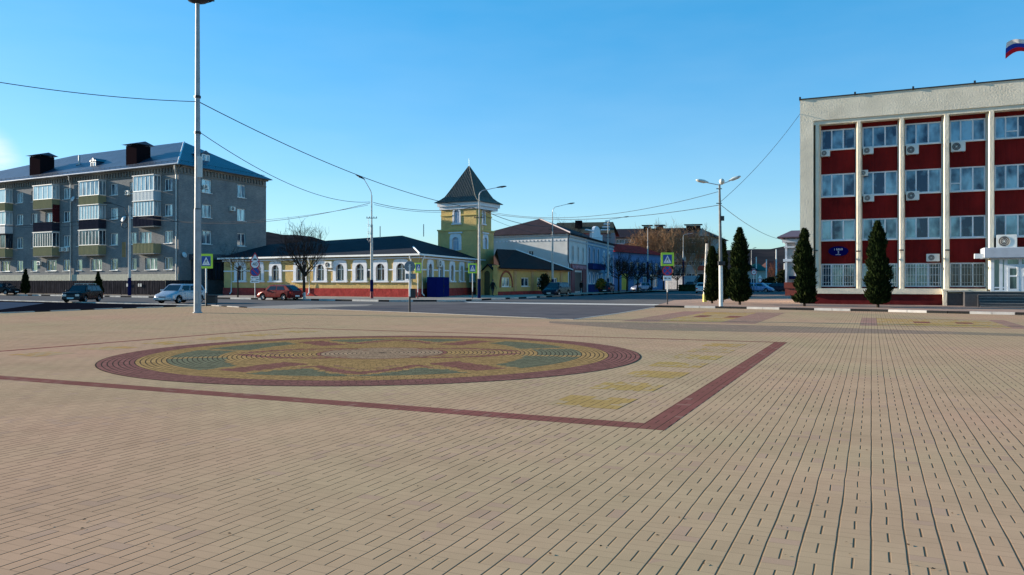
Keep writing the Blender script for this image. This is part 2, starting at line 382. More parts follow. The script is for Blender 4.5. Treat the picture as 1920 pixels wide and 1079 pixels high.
# paved square, local y runs along the paving strips
PR = radians(-24.2)
def UV(p): return (p[0]*cos(PR)+p[1]*sin(PR), -p[0]*sin(PR)+p[1]*cos(PR))
def inv(u): return (u[0]*cos(PR)-u[1]*sin(PR), u[0]*sin(PR)+u[1]*cos(PR))
edge = [G(-420, 570), G(0, 588), G(200, 580), G(395, 573.5), (-16.5, 50.5), G(600, 580), G(768, 586), G(900, 592), G(1075, 599.5), G(1160, 588), G(1228, 576.5)]
kerb_r = [G(1228, 576.5), G(1345, 578.5), G(1515, 582), G(1640, 584.5), G(1775, 588), G(1920, 591), G(2150, 596)]
plz = edge+kerb_r[1:]+[(45, 20), (45, -8), (-45, -8), (-45, 60)]
PAV = paver_mat('beige_pavers', (.39, .28, .183), .04)
g = MB(); poly(g, [UV(p) for p in plz], 0); structure('paved_square', g, PAV, rz=PR, label='beige block paved square')
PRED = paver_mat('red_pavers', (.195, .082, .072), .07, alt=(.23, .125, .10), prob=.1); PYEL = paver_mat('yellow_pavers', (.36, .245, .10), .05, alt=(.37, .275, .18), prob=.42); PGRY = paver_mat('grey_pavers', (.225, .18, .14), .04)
PRED2 = paver_mat('brown_pavers', (.29, .185, .15), .08)
def rect(mb, x0, x1, y0, y1, z=.002, k=None): poly(mb, [(x0, y0), (x1, y0), (x1, y1), (x0, y1)], z, k)
q = .2
g = MB()   # x = -v
rect(g, -19.0, -2.1, 8.8, 9.15); rect(g, -2.42, -2.1, 9.15, 22.8); rect(g, -19.0, -2.1, 22.8, 23.0); rect(g, -19.0, -18.8, 9.2, 22.8)
structure('paving_border', g, PRED, rz=PR, label='red paver border line round the mosaic')
g = MB()
for i in range(7):
    y = 10.0+i*1.8
    rect(g, -4.0, -3.0, y, y+1.0); rect(g, -17.8, -16.8, y, y+1.0)
structure('paving_squares', g, PYEL, rz=PR, label='rows of yellow paver squares inside the border')
g = MB()
def panel(x0, x1, y0, y1, bx, by):
    rect(g, x0, x1, y0, y0+by, k=0); rect(g, x0, x1, y1-by, y1, k=0); rect(g, x0, x0+bx, y0+by, y1-by, k=0); rect(g, x1-bx, x1, y0+by, y1-by, k=0)
    rect(g, x0+bx, x1-bx, y0+by, y1-by, k=1)
    w, h = x1-x0, y1-y0
    for a in (.35, .62): rect(g, x0+w*a, x0+w*a+.6, y0+h*.42, y0+h*.58, .004, 2)
panel(-9.6, -4.2, 32.6, 45.0, 1.4, .6); panel(-.4, 5.2, 33.0, 40.2, .6, .4)
structure('paving_panels', g, [PRED2, PYEL, PRED], rz=PR, label='red and yellow paver panels near the road')
g = MB(); poly(g, [UV(p) for p in (G(1030, 603), G(1200, 605), G(1480, 612), G(1780, 622), G(2150, 634), G(2150, 638), G(1780, 627), G(1480, 624), G(1200, 619), G(1030, 606))], .0018)  # tapering band of pavers in a darker grey tone
structure('paving_strip', g, PGRY, rz=PR, label='tapering darker grey paver strip across the square')
# round mosaic: individual pavers laid in rings
COLS = dict(q=(.235, .105, .08), r=(.22, .10, .085), y=(.34, .215, .09), g=(.15, .15, .095), c=(.33, .225, .145), p=(.27, .15, .095))
C0 = (-3.0, 18.55); R0 = 5.92
def mcol(r, az):
    a = (az+3.0+180) % 360-180; R_ = random.random
    if r > 5.2: return 'r'
    if r > 4.72: return 'y'
    bl = min(abs(((a-s+180) % 360)-180) for s in (33, -33, 147, -147))
    lat = r*sin(radians(bl))
    if 2.75 < r and lat < .62: return 'q' if lat < .36 and r < 4.4 else 'y'      # four striped radial blocks
    near = abs(a) < 33 or abs(a) > 147
    if near:                                                                    # two big points, near and far
        b = min(abs(a), 180-abs(a)); sg = 4.55-b*.062 if b < 18 else 3.43+(b-18)*.09
        if r > sg: return 'g' if r < 4.62 else 'y'
        if r > sg-.2: return 'y'
        if r > sg-.62 and b < 22 and r > 2.3: return 'q'
        if sg-1.0 < r < sg-.9 and b < 14: return 'p'
    else:                                                                       # two wide points, left and right
        b = abs(abs(a)-90)
        if b < 12 and r > 3.65: return 'g' if r < 4.62 else 'y'
        if 12 <= b <= 15.5 and r > 3.2: return 'y'
        if b > 15.5 and r > 3.35+(b-16)*.012: return 'g' if r < 4.62 else 'y'
        v = 3.5-b*.035
        if v-.45 < r < v-.05 and b > 3: return 'q'
        if v-1.0 < r < v-.8: return 'p'
        if 3.35 > r > v+.1 and b < 12 and int(r*5) % 2: return 'p'
    if r < 1.42: return 'c'
    if r < 1.55: return 'q'
    return 'y'
mv, mf, mc = [], [], []
r = .1; ri = 0
while r < R0-.05:
    n = max(6, int(2*pi*(r+.05)/.12)); off = random.random()*6
    for j in range(n):
        t0 = (j+off)*2*pi/n; dt = 2*pi/n; gp = .012/(r+.05)
        a0, a1 = t0+gp*.35, t0+dt-gp*.35; ra, rb = r+.011, r+.1-.011
        b = len(mv); z = .006+random.uniform(-.0008, .0012)
        for rr, aa in ((ra, a0), (rb, a0), (rb, a1), (ra, a1)): mv.append((C0[0]+rr*sin(aa), C0[1]+rr*cos(aa), z))
        mf.append((b, b+1, b+2, b+3)); kk = mcol(r+.05, math.degrees((a0+a1)/2))
        c = COLS[kk]; v = random.uniform(.82, 1.15); mc.append(tuple(x*v for x in c))
    r += .1; ri += 1
# inner block stripes run straight in the photograph: radial joints added as dark lines by the ring gaps
me = bpy.data.meshes.new('mosaic_pavers'); me.from_pydata(mv, [], mf)
ca = me.color_attributes.new('Col', 'BYTE_COLOR', 'CORNER')
for i, p in enumerate(me.polygons):
    for li in p.loop_indices: ca.data[li].color_srgb = (*[min(1, c)**(1/2.2) for c in mc[i]], 1)
mm = bpy.data.materials.new('mosaic_paver_surface'); t = NT(mm)
at_ = t.t.nodes.new('ShaderNodeAttribute'); at_.attribute_name = 'Col'
vm = t.t.nodes.new('ShaderNodeVectorMath'); vm.operation = 'SCALE'; t.L(at_.outputs[0], vm.inputs[0])
t.L(t.math('MULTIPLY_ADD', t.noise(t.obj(), 60, 4), .5, .75), vm.inputs['Scale']); t.L(vm.outputs[0], t.b.inputs['Base Color'])
t.b.inputs['Roughness'].default_value = .85; t.b.inputs['Specular IOR Level'].default_value = 0
me.materials.append(mm); o = bpy.data.objects.new('mosaic_pavers', me); COL.objects.link(o)
tag(o, 'round paver mosaic of red, yellow and green rings and star points', kind='structure')
g = MB(); n = 96; poly(g, [(C0[0]+R0*sin(2*pi*i/n), C0[1]+R0*cos(2*pi*i/n)) for i in range(n)][::-1], .0045)
structure('mosaic_bed', g, mat('joint_sand', (.055, .045, .038), .95, var=.2, sc=8))
# kerbs painted black and white
KW = mat('white_kerb_paint', (.5, .48, .45), .7, var=.15); KB = mat('black_kerb_paint', (.03, .03, .03), .7)
KC = mat('bare_kerb_concrete', (.42, .4, .37), .85, var=.2)
def resample(pts, step):
    out = [Vector(pts[0])]; acc = 0
    for a, b in zip(pts, pts[1:]):
        a, b = Vector(a), Vector(b); L = (b-a).length; d = step-acc
        while d <= L: out.append(a+(b-a)*(d/L)); d += step
        acc = (L-(d-step))
    return out
def kerb(pts, seg, w, h, pattern, z0=-.02, gap=.012):
    mb = MB(); P = resample(pts, seg)
    for i, (a, b) in enumerate(zip(P, P[1:])):
        d = (b-a).normalized(); nrm = Vector((-d.y, d.x))*w/2
        a2, b2 = a+d*gap, b-d*gap
        mb.prism([tuple(a2-nrm), tuple(b2-nrm), tuple(b2+nrm), tuple(a2+nrm)], z0, h, 'z', pattern[i % len(pattern)])
    return mb
structure('kerb', kerb(kerb_r, 1.0, .16, .13, [1, 1, 0, 0]), [KW, KB, KC], label='black and white painted kerb before the office building')
farK = [(-105, 132), (-73, 106), (-29.4, 79), (-10.7, 67.2), (-6.5, 67.6), (-4.0, 69.6), (-2.6, 72.8), (1.1, 80.6), (10.1, 103), (28, 150)]
structure('kerb', kerb(farK, 1.0, .16, .13, [0, 0, 1, 2, 0, 1, 1, 0]), [KW, KB, KC], label='patched black and white kerb before the yellow house')
structure('kerb', kerb(edge[4:], 1.0, .12, .012, [2]), [KW, KB, KC], label='flush concrete kerb along the edge of the square')
structure('kerb', kerb(edge[1:5], 1.0, .14, .05, [2, 2, 1]), [KW, KB, KC], label='low concrete edge at the left end of the square')
# sidewalks
SWM = mat('sidewalk_slabs', (.33, .28, .235), .9, var=.2, sc=.5, bump=.2)
g = MB(); back = [(33, 150), (16, 125), (2.5, 106), (-6, 108), (-9, 83), (-30, 97), (-33, 118), (-105, 160)]
poly(g, farK+back, .11); structure('sidewalk', g, SWM, label='pavement in front of the yellow house and the flats')
g = MB(); poly(g, kerb_r+[G(2150, 545), (60, 95), (33, 93), (13.8, 68)], .10); structure('sidewalk', g, mat('sidewalk_red_slabs', (.33, .235, .19), .9, var=.18, sc=.6), label='reddish pavement round the office building')
# lighter and darker patches of the road, pale line
g = MB(); poly(g, [G(430, 576.5), G(560, 571.5), G(700, 571), G(690, 573), G(600, 576.5), G(520, 580), G(450, 580)], -.006); structure('road_patch', g, mat('pale_asphalt', (.3, .27, .24), .9, var=.15), label='pale strip of road')
g = MB(); poly(g, [G(600, 579), G(700, 574), G(880, 569), G(1235, 574), G(1160, 587), G(1075, 598.5), G(900, 591), G(768, 585)], -.007); structure('road_patch', g, asph_dark, label='dark fresh asphalt beside the square')
g = MB(); poly(g, [G(868, 566), G(1013, 568), G(1240, 571), G(1240, 573), G(1013, 570.2), G(880, 567.8)], -.002); structure('road_line', g, KW, label='pale line across the street')
# sunken area beyond the left edge: its shade painted as a flat dark wedge
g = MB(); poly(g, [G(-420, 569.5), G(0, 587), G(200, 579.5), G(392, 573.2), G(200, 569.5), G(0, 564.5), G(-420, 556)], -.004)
structure('hollow_shade', g, mat('painted_hollow_shade', (.006, .007, .012), .85, var=.3, sc=1.2), label='flat dark wedge painted as shade of a sunken area left of the square')
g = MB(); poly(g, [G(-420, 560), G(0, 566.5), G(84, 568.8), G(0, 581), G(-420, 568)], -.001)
structure('hollow_floor_patch', g, mat('painted_skylit_floor', (.045, .065, .10), .8, var=.25, sc=.8), label='blue grey patch painted as skylit floor of the sunken area')  # blue grey colour stands for the hollow's floor under sky light
structure('kerb', kerb([G(-400, 556), G(0, 564), G(200, 569), G(400, 573.2)], 1.0, .2, .06, [0, 2]), [KW, KB, KC], label='pale kerb behind the dark wedge')

# hills
def hill(name, pts, m, dist, thick, label):
    mb = MB(); rows = []
    n = 120
    for k in range(6):
        r = []
        for i in range(n+1):
            px = pts[0][0]+(pts[-1][0]-pts[0][0])*i/n
            for (x0, y0), (x1, y1) in zip(pts, pts[1:]):
                if x0 <= px <= x1+1e-6: py = y0+(y1-y0)*(px-x0)/(x1-x0); break
            hmax = (HY-py)*dist/F; f = sin(min(1, k/4)*pi/2)
            D = dist-thick+thick*k/4 if k < 5 else dist+thick
            wob = 1+.05*sin(i*.7+k)+.04*sin(i*1.9)
            r.append(((px-CX)/F*D, D, hmax*f*(wob if k < 4 else 1) if k < 5 else -5))
        rows.append(r)
    vs = sum(rows, []); N = n+1
    mb.add(vs, [(k*N+i, k*N+i+1, (k+1)*N+i+1, (k+1)*N+i) for k in range(5) for i in range(n)])
    structure(name, mb, m, label=label, smooth=60)
HM = bpy.data.materials.new('wooded_hill'); t = NT(HM); o_ = t.obj()
t.L(t.mix(t.ramp(t.noise(o_, .012, 8, .7), .35, .65), (.012, .017, .022), (.032, .03, .034)), t.b.inputs['Base Color']); t.b.inputs['Roughness'].default_value = 1; t.b.inputs['Specular IOR Level'].default_value = 0
hill('hill', [(-900, 500), (-300, 470), (200, 450), (470, 441), (530, 443), (620, 452), (820, 470), (1000, 478), (1250, 470), (1395, 467), (1470, 465), (1600, 462), (2400, 490)], HM, 1600, 700, 'low wooded hill far behind the town')

# ================================================================== BARE TREES
BARK = mat('dark_bark', (.045, .036, .03), .95, var=.3, sc=8); BARKL = mat('pale_bark', (.28, .22, .16), .95, var=.35, sc=5)
TWIG = mat('dark_twigs', (.03, .024, .022), .95, var=.2); TWIGL = mat('golden_twigs', (.26, .16, .09), .95, var=.3)
LIME = mat('whitewashed_bark', (.6, .58, .55), .9, var=.2)
def bare_tree(loc, H, seed, label, group=None, trunk_h=.28, spread=.5, mats=(BARK, TWIG), limbs=9, r0=.13, lean=.25, name='bare_tree', wash=0, levels=3, twigs=4, up=.35, rmin=.007):
    R = random.Random(seed); root = thing(name, label, 'tree', (loc[0], loc[1], 0), group=group)
    T = MB(); C = MB(); th = H*trunk_h
    T.tube([(0, 0, -.05), (R.uniform(-.05, .05), R.uniform(-.05, .05), th*.5), (0, 0, th)], [r0*1.25, r0, r0*.9], 8)
    def branch(p, d, L, r, lv):
        n = 3; pts = [p]; q = Vector(p); dd = Vector(d)
        for i in range(n):
            dd = (dd+Vector((R.uniform(-1, 1), R.uniform(-1, 1), R.uniform(-.6, 1)+up*.5))*.16).normalized(); q = q+dd*(L/n); pts.append(q.copy())
        tgt = T if lv == 0 else C
        tgt.tube(pts, [max(rmin*.8, r*(1-.28*i)) for i in range(n+1)][:len(pts)], 5 if lv < 2 else 3, cap=False)
        if lv >= levels: return
        m = twigs+(1 if lv == 0 else 0)
        for k in range(m):
            f = .3+.7*(k+R.random())/m; i = min(n-1, int(f*n)); b = pts[i].lerp(pts[i+1], f*n-i)
            a = R.uniform(0, 2*pi); side = dd.cross(Vector((cos(a), sin(a), .3))).normalized()
            nd = (dd*R.uniform(.5, 1)+side*R.uniform(.45, .95)+Vector((0, 0, up*.6))).normalized()
            branch(b, nd, L*R.uniform(.42, .66), max(rmin, r*.42), lv+1)
    for k in range(limbs):
        a = 2*pi*k/limbs+R.uniform(-.3, .3); f = R.random()
        zz = th*(.9+.1*f); el = R.uniform(.15, 1)
        if k == 0: el = 3
        d = Vector((cos(a)*spread, sin(a)*spread, el*lean*2+.15)).normalized()
        branch(Vector((0, 0, zz+ (H*.12*R.random()))), d, (H-th)*R.uniform(.42, .62), r0*.5, 0)
    branch(Vector((0, 0, th*.98)), Vector((0, 0, 1)), (H-th)*.62, r0*.75, 0)
    T.v = T.v; tk = T.build('trunk', mats[0], root, 60); C.build('crown', mats[1], root)
    if wash:
        w = MB(); w.tube([(0, 0, 0), (0, 0, wash)], [r0*1.27, r0*1.14], 10); w.build('whitewash', LIME, tk)
    return root
def ground_tree(px, Z, topy, **kw):
    x, y = at(px, Z); return bare_tree((x, y), hz(topy, Z), **kw)

# ================================================================== CONIFERS
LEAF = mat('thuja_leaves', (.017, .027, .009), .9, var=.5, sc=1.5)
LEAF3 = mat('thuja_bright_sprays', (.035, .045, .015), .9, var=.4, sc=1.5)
LEAF2 = mat('thuja_dark_leaves', (.009, .016, .007), .9, var=.4, sc=1.5)  # darker leaf tone, mixed in at random and used for the core
def thuja(px, Z, topy, wpx, seed, label, name='columnar_thuja', group='columnar thujas by the office building', prof=None, base=None, n=9000, leaf=1.0):
    R = random.Random(seed); x, y = at(px, Z); H = hz(topy, Z)-.1; W_ = wpx*Z/F/2
    root = thing(name, label, 'conifer', (x, y, .1), group=group)
    t = MB(); t.tube([(0, 0, 0), (0, 0, H*.5)], [.09, .04], 7); t.build('trunk', BARK, root)
    prof = prof or [(0, .3), (.04, .6), (.12, .84), (.3, .92), (.55, .84), (.75, .66), (.9, .4), (.97, .2), (1, .04)]
    def pr(h):
        for (a, b), (c, d) in zip(prof, prof[1:]):
            if a <= h <= c: return b+(d-b)*(h-a)/(c-a)
        return .02
    lump = [(R.uniform(0, 2*pi), R.random(), R.uniform(.05, .16), R.uniform(-.3, .2)) for _ in range(90)]
    m = MB()
    for i in range(n):
        h = .05+.95*(1-sqrt(R.random()))*.0+.95*R.random()**1.15; a = R.uniform(0, 2*pi)
        rr = pr(h)*W_
        for la, lh, ls, la2 in lump:
            da = abs((a-la+pi) % (2*pi)-pi)
            e = (da/1.1)**2+((h-lh)/ls*1.4)**2
            if e < 1: rr *= 1+la2*(1-e)
        rr *= R.uniform(.72, 1.04) if R.random() < .86 else R.uniform(1.0, 1.2)
        p = Vector((cos(a)*rr, sin(a)*rr, h*H)); L = R.uniform(.09, .2)*leaf*(1.25-.4*h); w = L*.28
        out = Vector((cos(a), sin(a), R.uniform(.6, 2.2))).normalized(); sd_ = Vector((-sin(a), cos(a), R.uniform(-.4, .4))).normalized()
        tw = R.uniform(-.9, .9); sd_ = (sd_*cos(tw)+out.cross(sd_)*sin(tw))
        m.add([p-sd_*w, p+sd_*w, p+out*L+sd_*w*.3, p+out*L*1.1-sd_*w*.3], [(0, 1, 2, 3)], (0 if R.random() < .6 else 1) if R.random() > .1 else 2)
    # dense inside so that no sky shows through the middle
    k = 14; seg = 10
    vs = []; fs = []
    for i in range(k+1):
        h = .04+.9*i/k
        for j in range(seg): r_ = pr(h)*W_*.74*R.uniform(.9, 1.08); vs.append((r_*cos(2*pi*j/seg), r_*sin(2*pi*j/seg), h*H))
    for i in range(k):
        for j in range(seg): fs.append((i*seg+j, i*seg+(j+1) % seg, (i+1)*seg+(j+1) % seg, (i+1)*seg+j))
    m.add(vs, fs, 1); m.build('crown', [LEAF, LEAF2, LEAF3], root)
    return root
thuja(1387, 54.5, 429, 38, 1, 'tall dark columnar thuja just right of the twin-armed lamp post')
thuja(1355, 61, 453, 25, 2, 'dark columnar thuja directly behind the twin-armed lamp post', n=6000)
thuja(1335, 58, 464, 26, 3, 'shorter dark columnar thuja beside the leaning pale pole', n=6000)
thuja(1508, 51, 431, 39, 4, 'dark columnar thuja at the left corner of the office building')
thuja(1646, 48.5, 417, 41, 5, 'dark columnar thuja in front of the second bay of the office building')
cone = [(0, .5), (.08, .9), (.2, 1), (.5, .7), (.8, .3), (1, .03)]
thuja(48, 100, 506, 15, 6, 'small dark conifer on the pavement at the left end of the fence', 'small_conifer', 'small conifers before the flats', cone, n=2200, leaf=1.2)
thuja(184, 92, 511, 14, 7, 'small dark conifer standing behind the dark estate car', 'small_conifer', 'small conifers before the flats', cone, n=2200, leaf=1.2)

# ================================================================== APARTMENT BLOCK
def hip_roof(mb, P, ridge, ov, ze, zr):
    pass
A = Fr(at(335, 95.0), 118.8); A.O = at(335, 95.0)
E = Fr(at(335, 95.0), 23.5)
hA = hz(308.5, 95.0)
apt = thing('apartment_building', 'four storey grey brick block of flats with glazed balconies and blue metal hipped roof', 'building', (*A.O, 0), A.rz)
BRK = brick_mat('grey_brown_brick', (.27, .275, .28), (.20, .205, .215), (.17, .175, .18))
LEN, WID = 66.0, (lambda s: s)(E.s_(499))
def zrow(px, y0, y1): return (A.z(px, y1), A.z(px, y0))
rows = [zrow(316, 483, 506), zrow(316, 433, 456.5), zrow(316, 383, 405.5), zrow(316, 335, 358)]   # ground floor first
holes = []; wins = []
def addw(px0, px1, row, vm=(.5,), hm=()):
    a, b = A.s_(px0), A.s_(px1); c, d = rows[row]; holes.append((a, b, c, d)); wins.append((a, b, c, d, vm, hm))
for r_ in range(4):
    addw(308, 323.5, r_, (.42,)); addw(207, 221, r_, (.5,)); addw(118.5, 131, r_); addw(31, 43, r_)
    addw(243 if r_ else 246, 256, r_, ()); addw(144, 154, r_, ()); addw(59, 70, r_, ())
    addw(-36, -26, r_)
for a_, b_ in ((272, 295), (171, 191), (87, 106), (2, 19)): addw(a_, b_, 0, (.35, .7))
for a_, b_ in ((262, 284), (168, 188), (85, 104), (0, 16)):                 # balcony doors behind the balconies
    for r_ in (1, 2, 3): addw(a_, b_, r_, (.35, .7))
s_left = -LEN
mb = MB(); wall(mb, s_left, 0, 0, hA-.3, holes, depth=.2)
ME = E.rel(A); eh = []
def erow(px, y0, y1): return (E.z(px, y1), E.z(px, y0))
er = [erow(453, 438, 462), erow(453, 392, 415), erow(453, 347, 371)]
for c, d in er:
    eh.append((E.s_(445), E.s_(461), c, d)); eh.append((E.s_(378.5), E.s_(397), c, d))
m2 = MB(ME); wall(m2, 0, WID, 0, hA-.3, eh, depth=.2); mb.add(m2.v, m2.f)
mb.quad((s_left, 0, 0), (s_left, 15, 0), (s_left, 15, hA-.3), (s_left, 0, hA-.3))
pb = A.local(E.pt(WID)); mb.quad((pb[0], pb[1], 0), (s_left, 15, 0), (s_left, 15, hA-.3), (pb[0], pb[1], hA-.3))
mb.build('wall', BRK, apt)
for a, b, c, d, vm, hm in wins: window(apt, None, a, b, c, d, .12, WHITE, GLA, vm, hm, .09, WHITE)
for a, b, c, d in eh: window(apt, ME, a, b, c, d, .12, WHITE, GLA, (.5,), (), .09, WHITE)
# sunlit strip along the base painted as a pale band, and entrance annex
CREAM = mat('painted_sunlit_render', (.5, .47, .38), .9, var=.15, bump=.3)
mb = MB(); mb.box(s_left, -.0, -.06, 0, 1.35, A.z(316, 514)); mb.build('base_band', CREAM, apt)
mb = MB(ME); mb.box(0.02, WID, -.06, 0, 1.0, E.z(400, 514)); mb.build('base_band', mat('dark_render', (.2, .2, .2), .9), apt)
mb = MB(ME); a, b = E.s_(358), E.s_(419); mb.box(a, b, -2.2, -.001, 0, E.z(380, 488)); mb.box(a-.3, b+.3, -2.6, -.001, E.z(380, 488), E.z(380, 478)); 
an = mb.build('porch', mat('dark_porch_panels', (.06, .07, .085), .6, var=.3), apt)
for i in range(4): window(an, ME, a+.4+i*(b-a-.8)/4, a+.2+(i+1)*(b-a-.8)/4, 1.9, 4.0, -2.27, DARKM, GLC, (.5,), (), .06)
# cornice with dentils
mb = MB(); mb.box(s_left-.2, .22, -.22, 0, hA-.3, hA-.12); mb.box(s_left-.3, .42, -.42, 0, hA-.12, hA)
n = int(LEN/.55)
for i in range(n): x = -i*.55-.1; mb.box(x-.27, x, -.16, 0, hA-.85, hA-.3)
mb.box(s_left, .12, -.05, 0, hA-1.1, hA-.95)
m2 = MB(ME); m2.box(.25, WID+.2, -.22, 0, hA-.3, hA-.12); m2.box(.44, WID+.4, -.42, 0, hA-.12, hA)
for i in range(int(WID/.55)): x = .1+i*.55; m2.box(x, x+.27, -.16, 0, hA-.85, hA-.3)
m2.box(.05, WID, -.05, 0, hA-1.1, hA-.95)
mb.add(m2.v, m2.f); mb.build('cornice', brick_mat('cornice_brick', (.26, .22, .19), (.2, .175, .15), (.15, .14, .13)), apt)
# roof
RM = seam_mat('blue_seamed_roof', (.035, .06, .10), .55, 0, .4, .3, .03)
RM2 = seam_mat('blue_seamed_roof_end', (.035, .06, .10), .55, 1, .4, .3, .03)
def L3(fr, p, z): q = fr.local(p); return (q[0], q[1], z)
ap = at(345, 106); zr = hz(266.5, 106)
k0 = L3(A, ap, zr); ry = k0[1]; rx = k0[0]
c0 = (.6, -.6, hA); ev = A.local(E.pt(WID+.6, -.6)); c1 = (ev[0], ev[1], hA)
xl = A.s_(30)                                             # where the high ridge ends
mb = MB()
mb.add([(xl, -.6, hA), c0, k0, (xl-6+7, ry, zr-.0)], [(0, 1, 2, 3)], 0)
mb.add([c0, c1, k0], [(0, 1, 2)], 1)
mb.add([c1, (xl, 2*ry+.3, hA), (xl+1, ry, zr), k0], [(0, 1, 2, 3)], 0)
zl = hz(318, A.Z(0)+8)
mb.add([(s_left-.6, -.6, hA), (xl, -.6, hA), (xl+1, ry, zr), (xl-7, ry*.9, zl), (s_left-.6, ry*.9, zl)], [(0, 1, 2, 3), (0, 3, 4)], 0)
mb.add([(xl, 2*ry+.3, hA), (s_left-.6, 2*ry, hA), (s_left-.6, ry*.9, zl), (xl-7, ry*.9, zl), (xl+1, ry, zr)], [(0, 1, 2, 3, 4)], 0)
mb.add([(s_left-.6, -.6, hA-.08), (.6, -.6, hA-.08), c0, (s_left-.6, -.6, hA)], [(0, 1, 2, 3)], 0)
mb.add([(.6, -.6, hA-.08), (c1[0], c1[1], hA-.08), c1, c0], [(0, 1, 2, 3)], 0)
mb.add([(s_left-.6, -.6, hA-.08), (.6, -.6, hA-.08), (c1[0], c1[1], hA-.08), (xl, 2*ry, hA-.08), (s_left-.6, 2*ry, hA-.08)], [(0, 1, 2, 3, 4)], 0)
roof = mb.build('roof', [RM, RM2], apt)
mb = MB(); mb.tube([c0, k0], .1, 6); mb.tube([(xl-14, 1.5, hA+.75), (xl-5, ry*.9, zl+.1)], .1, 6); mb.build('hip_flashing', GALV, roof)
mb = MB(); mb.tube([(s_left, -.66, hA-.02), (.66, -.66, hA-.02)], .1, 6); mb.build('gutter', GALV, roof)
mb = MB()
for zz in (.35, .55): mb.tube([(s_left, .2, hA+zz), (0, .2, hA+zz)], .02, 4)
for i in range(int(LEN/1.1)): mb.tube([(-i*1.1, .1, hA+.1), (-i*1.1, .2, hA+.6)], .018, 4)
m2 = MB(ME)
for zz in (.35, .55): m2.tube([(.6, .2, hA+zz), (WID, .2, hA+zz)], .02, 4)
for i in range(14): m2.tube([(.6+i*1.1, .1, hA+.1), (.6+i*1.1, .2, hA+.6)], .018, 4)
mb.add(m2.v, m2.f); mb.build('snow_guard', DARKM, roof)
CHM = mat('brown_chimney_sheet', (.016, .010, .012), .8, var=.25, stretch=(8, 8, .5))
for x0, x1, py in ((233, 273, 263), (52, 92, 284)):
    a, b = A.s_(x0-9), A.s_(x1-9); Zc = A.Z((x0+x1)/2)+1; zt = hz(py, Zc); w = (b-a)*.5
    mb = MB(); mb.box(a, a+w, .9, 2.9, hA+.1, zt-.55); ch = mb.build('chimney', CHM, roof)
    mb = MB()
    for (xx, yy) in ((a+.1, 1.0), (a+w-.2, 1.0), (a+.1, 2.7), (a+w-.2, 2.7), (a+w*.5, 1.0), (a+w*.5, 2.7)): mb.box(xx, xx+.1, yy, yy+.1, zt-.55, zt-.32)
    mb.add([(a-.35, .5, zt-.42), (a+w+.35, .5, zt-.42), (a+w+.35, 3.3, zt-.42), (a-.35, 3.3, zt-.42), (a-.35, 1.9, zt), (a+w+.35, 1.9, zt)], [(0, 1, 5, 4), (2, 3, 4, 5), (0, 4, 3), (1, 2, 5), (0, 3, 2, 1)])
    mb.build('chimney_cap', mat('chimney_cap_sheet', (.04, .06, .1), .4, metal=.4), ch)
# dormers
def dormer(M, x, y, zb, w, h, back):
    mb = MB(M); mb.box(x, x+w, y, y+back, zb, zb+h); mb.prism([(x-.15, zb+h), (x+w+.15, zb+h), (x+w/2, zb+h+.45)], y-.15, y+back+1.5, 'y')
    d = mb.build('dormer', RM, roof); window(d, M, x+.08, x+w-.08, zb+.08, zb+h-.05, y-.08, WHITE, GLA, (.5,), (), .12)
dormer(None, A.s_(143), 2.0, hA+1.05, 1.25, .95, 2.2); dormer(ME, E.s_(402), 2.2, hA+1.1, 1.45, 1.2, 2.2)
mb = MB(); mb.tube([(A.s_(103), 3.4, hA+1.5), (A.s_(103), 3.4, hA+3.4)], .12, 8); mb.lathe([(.16, 0), (.42, .05), (.42, .12), (.14, .16)], (A.s_(103), 3.4, hA+2.0)); mb.build('vent_pipe', GREYM, roof)
# downpipes
for x in (A.s_(134.5), -.25):
    mb = MB(); mb.tube([(x+.3, -.6, hA-.15), (x+.2, -.5, hA-.6), (x, -.16, hA-1.2), (x, -.16, 1.2)], .085, 8); mb.build('downpipe', mat('pale_pipe', (.4, .42, .42), .45, metal=.4), apt)
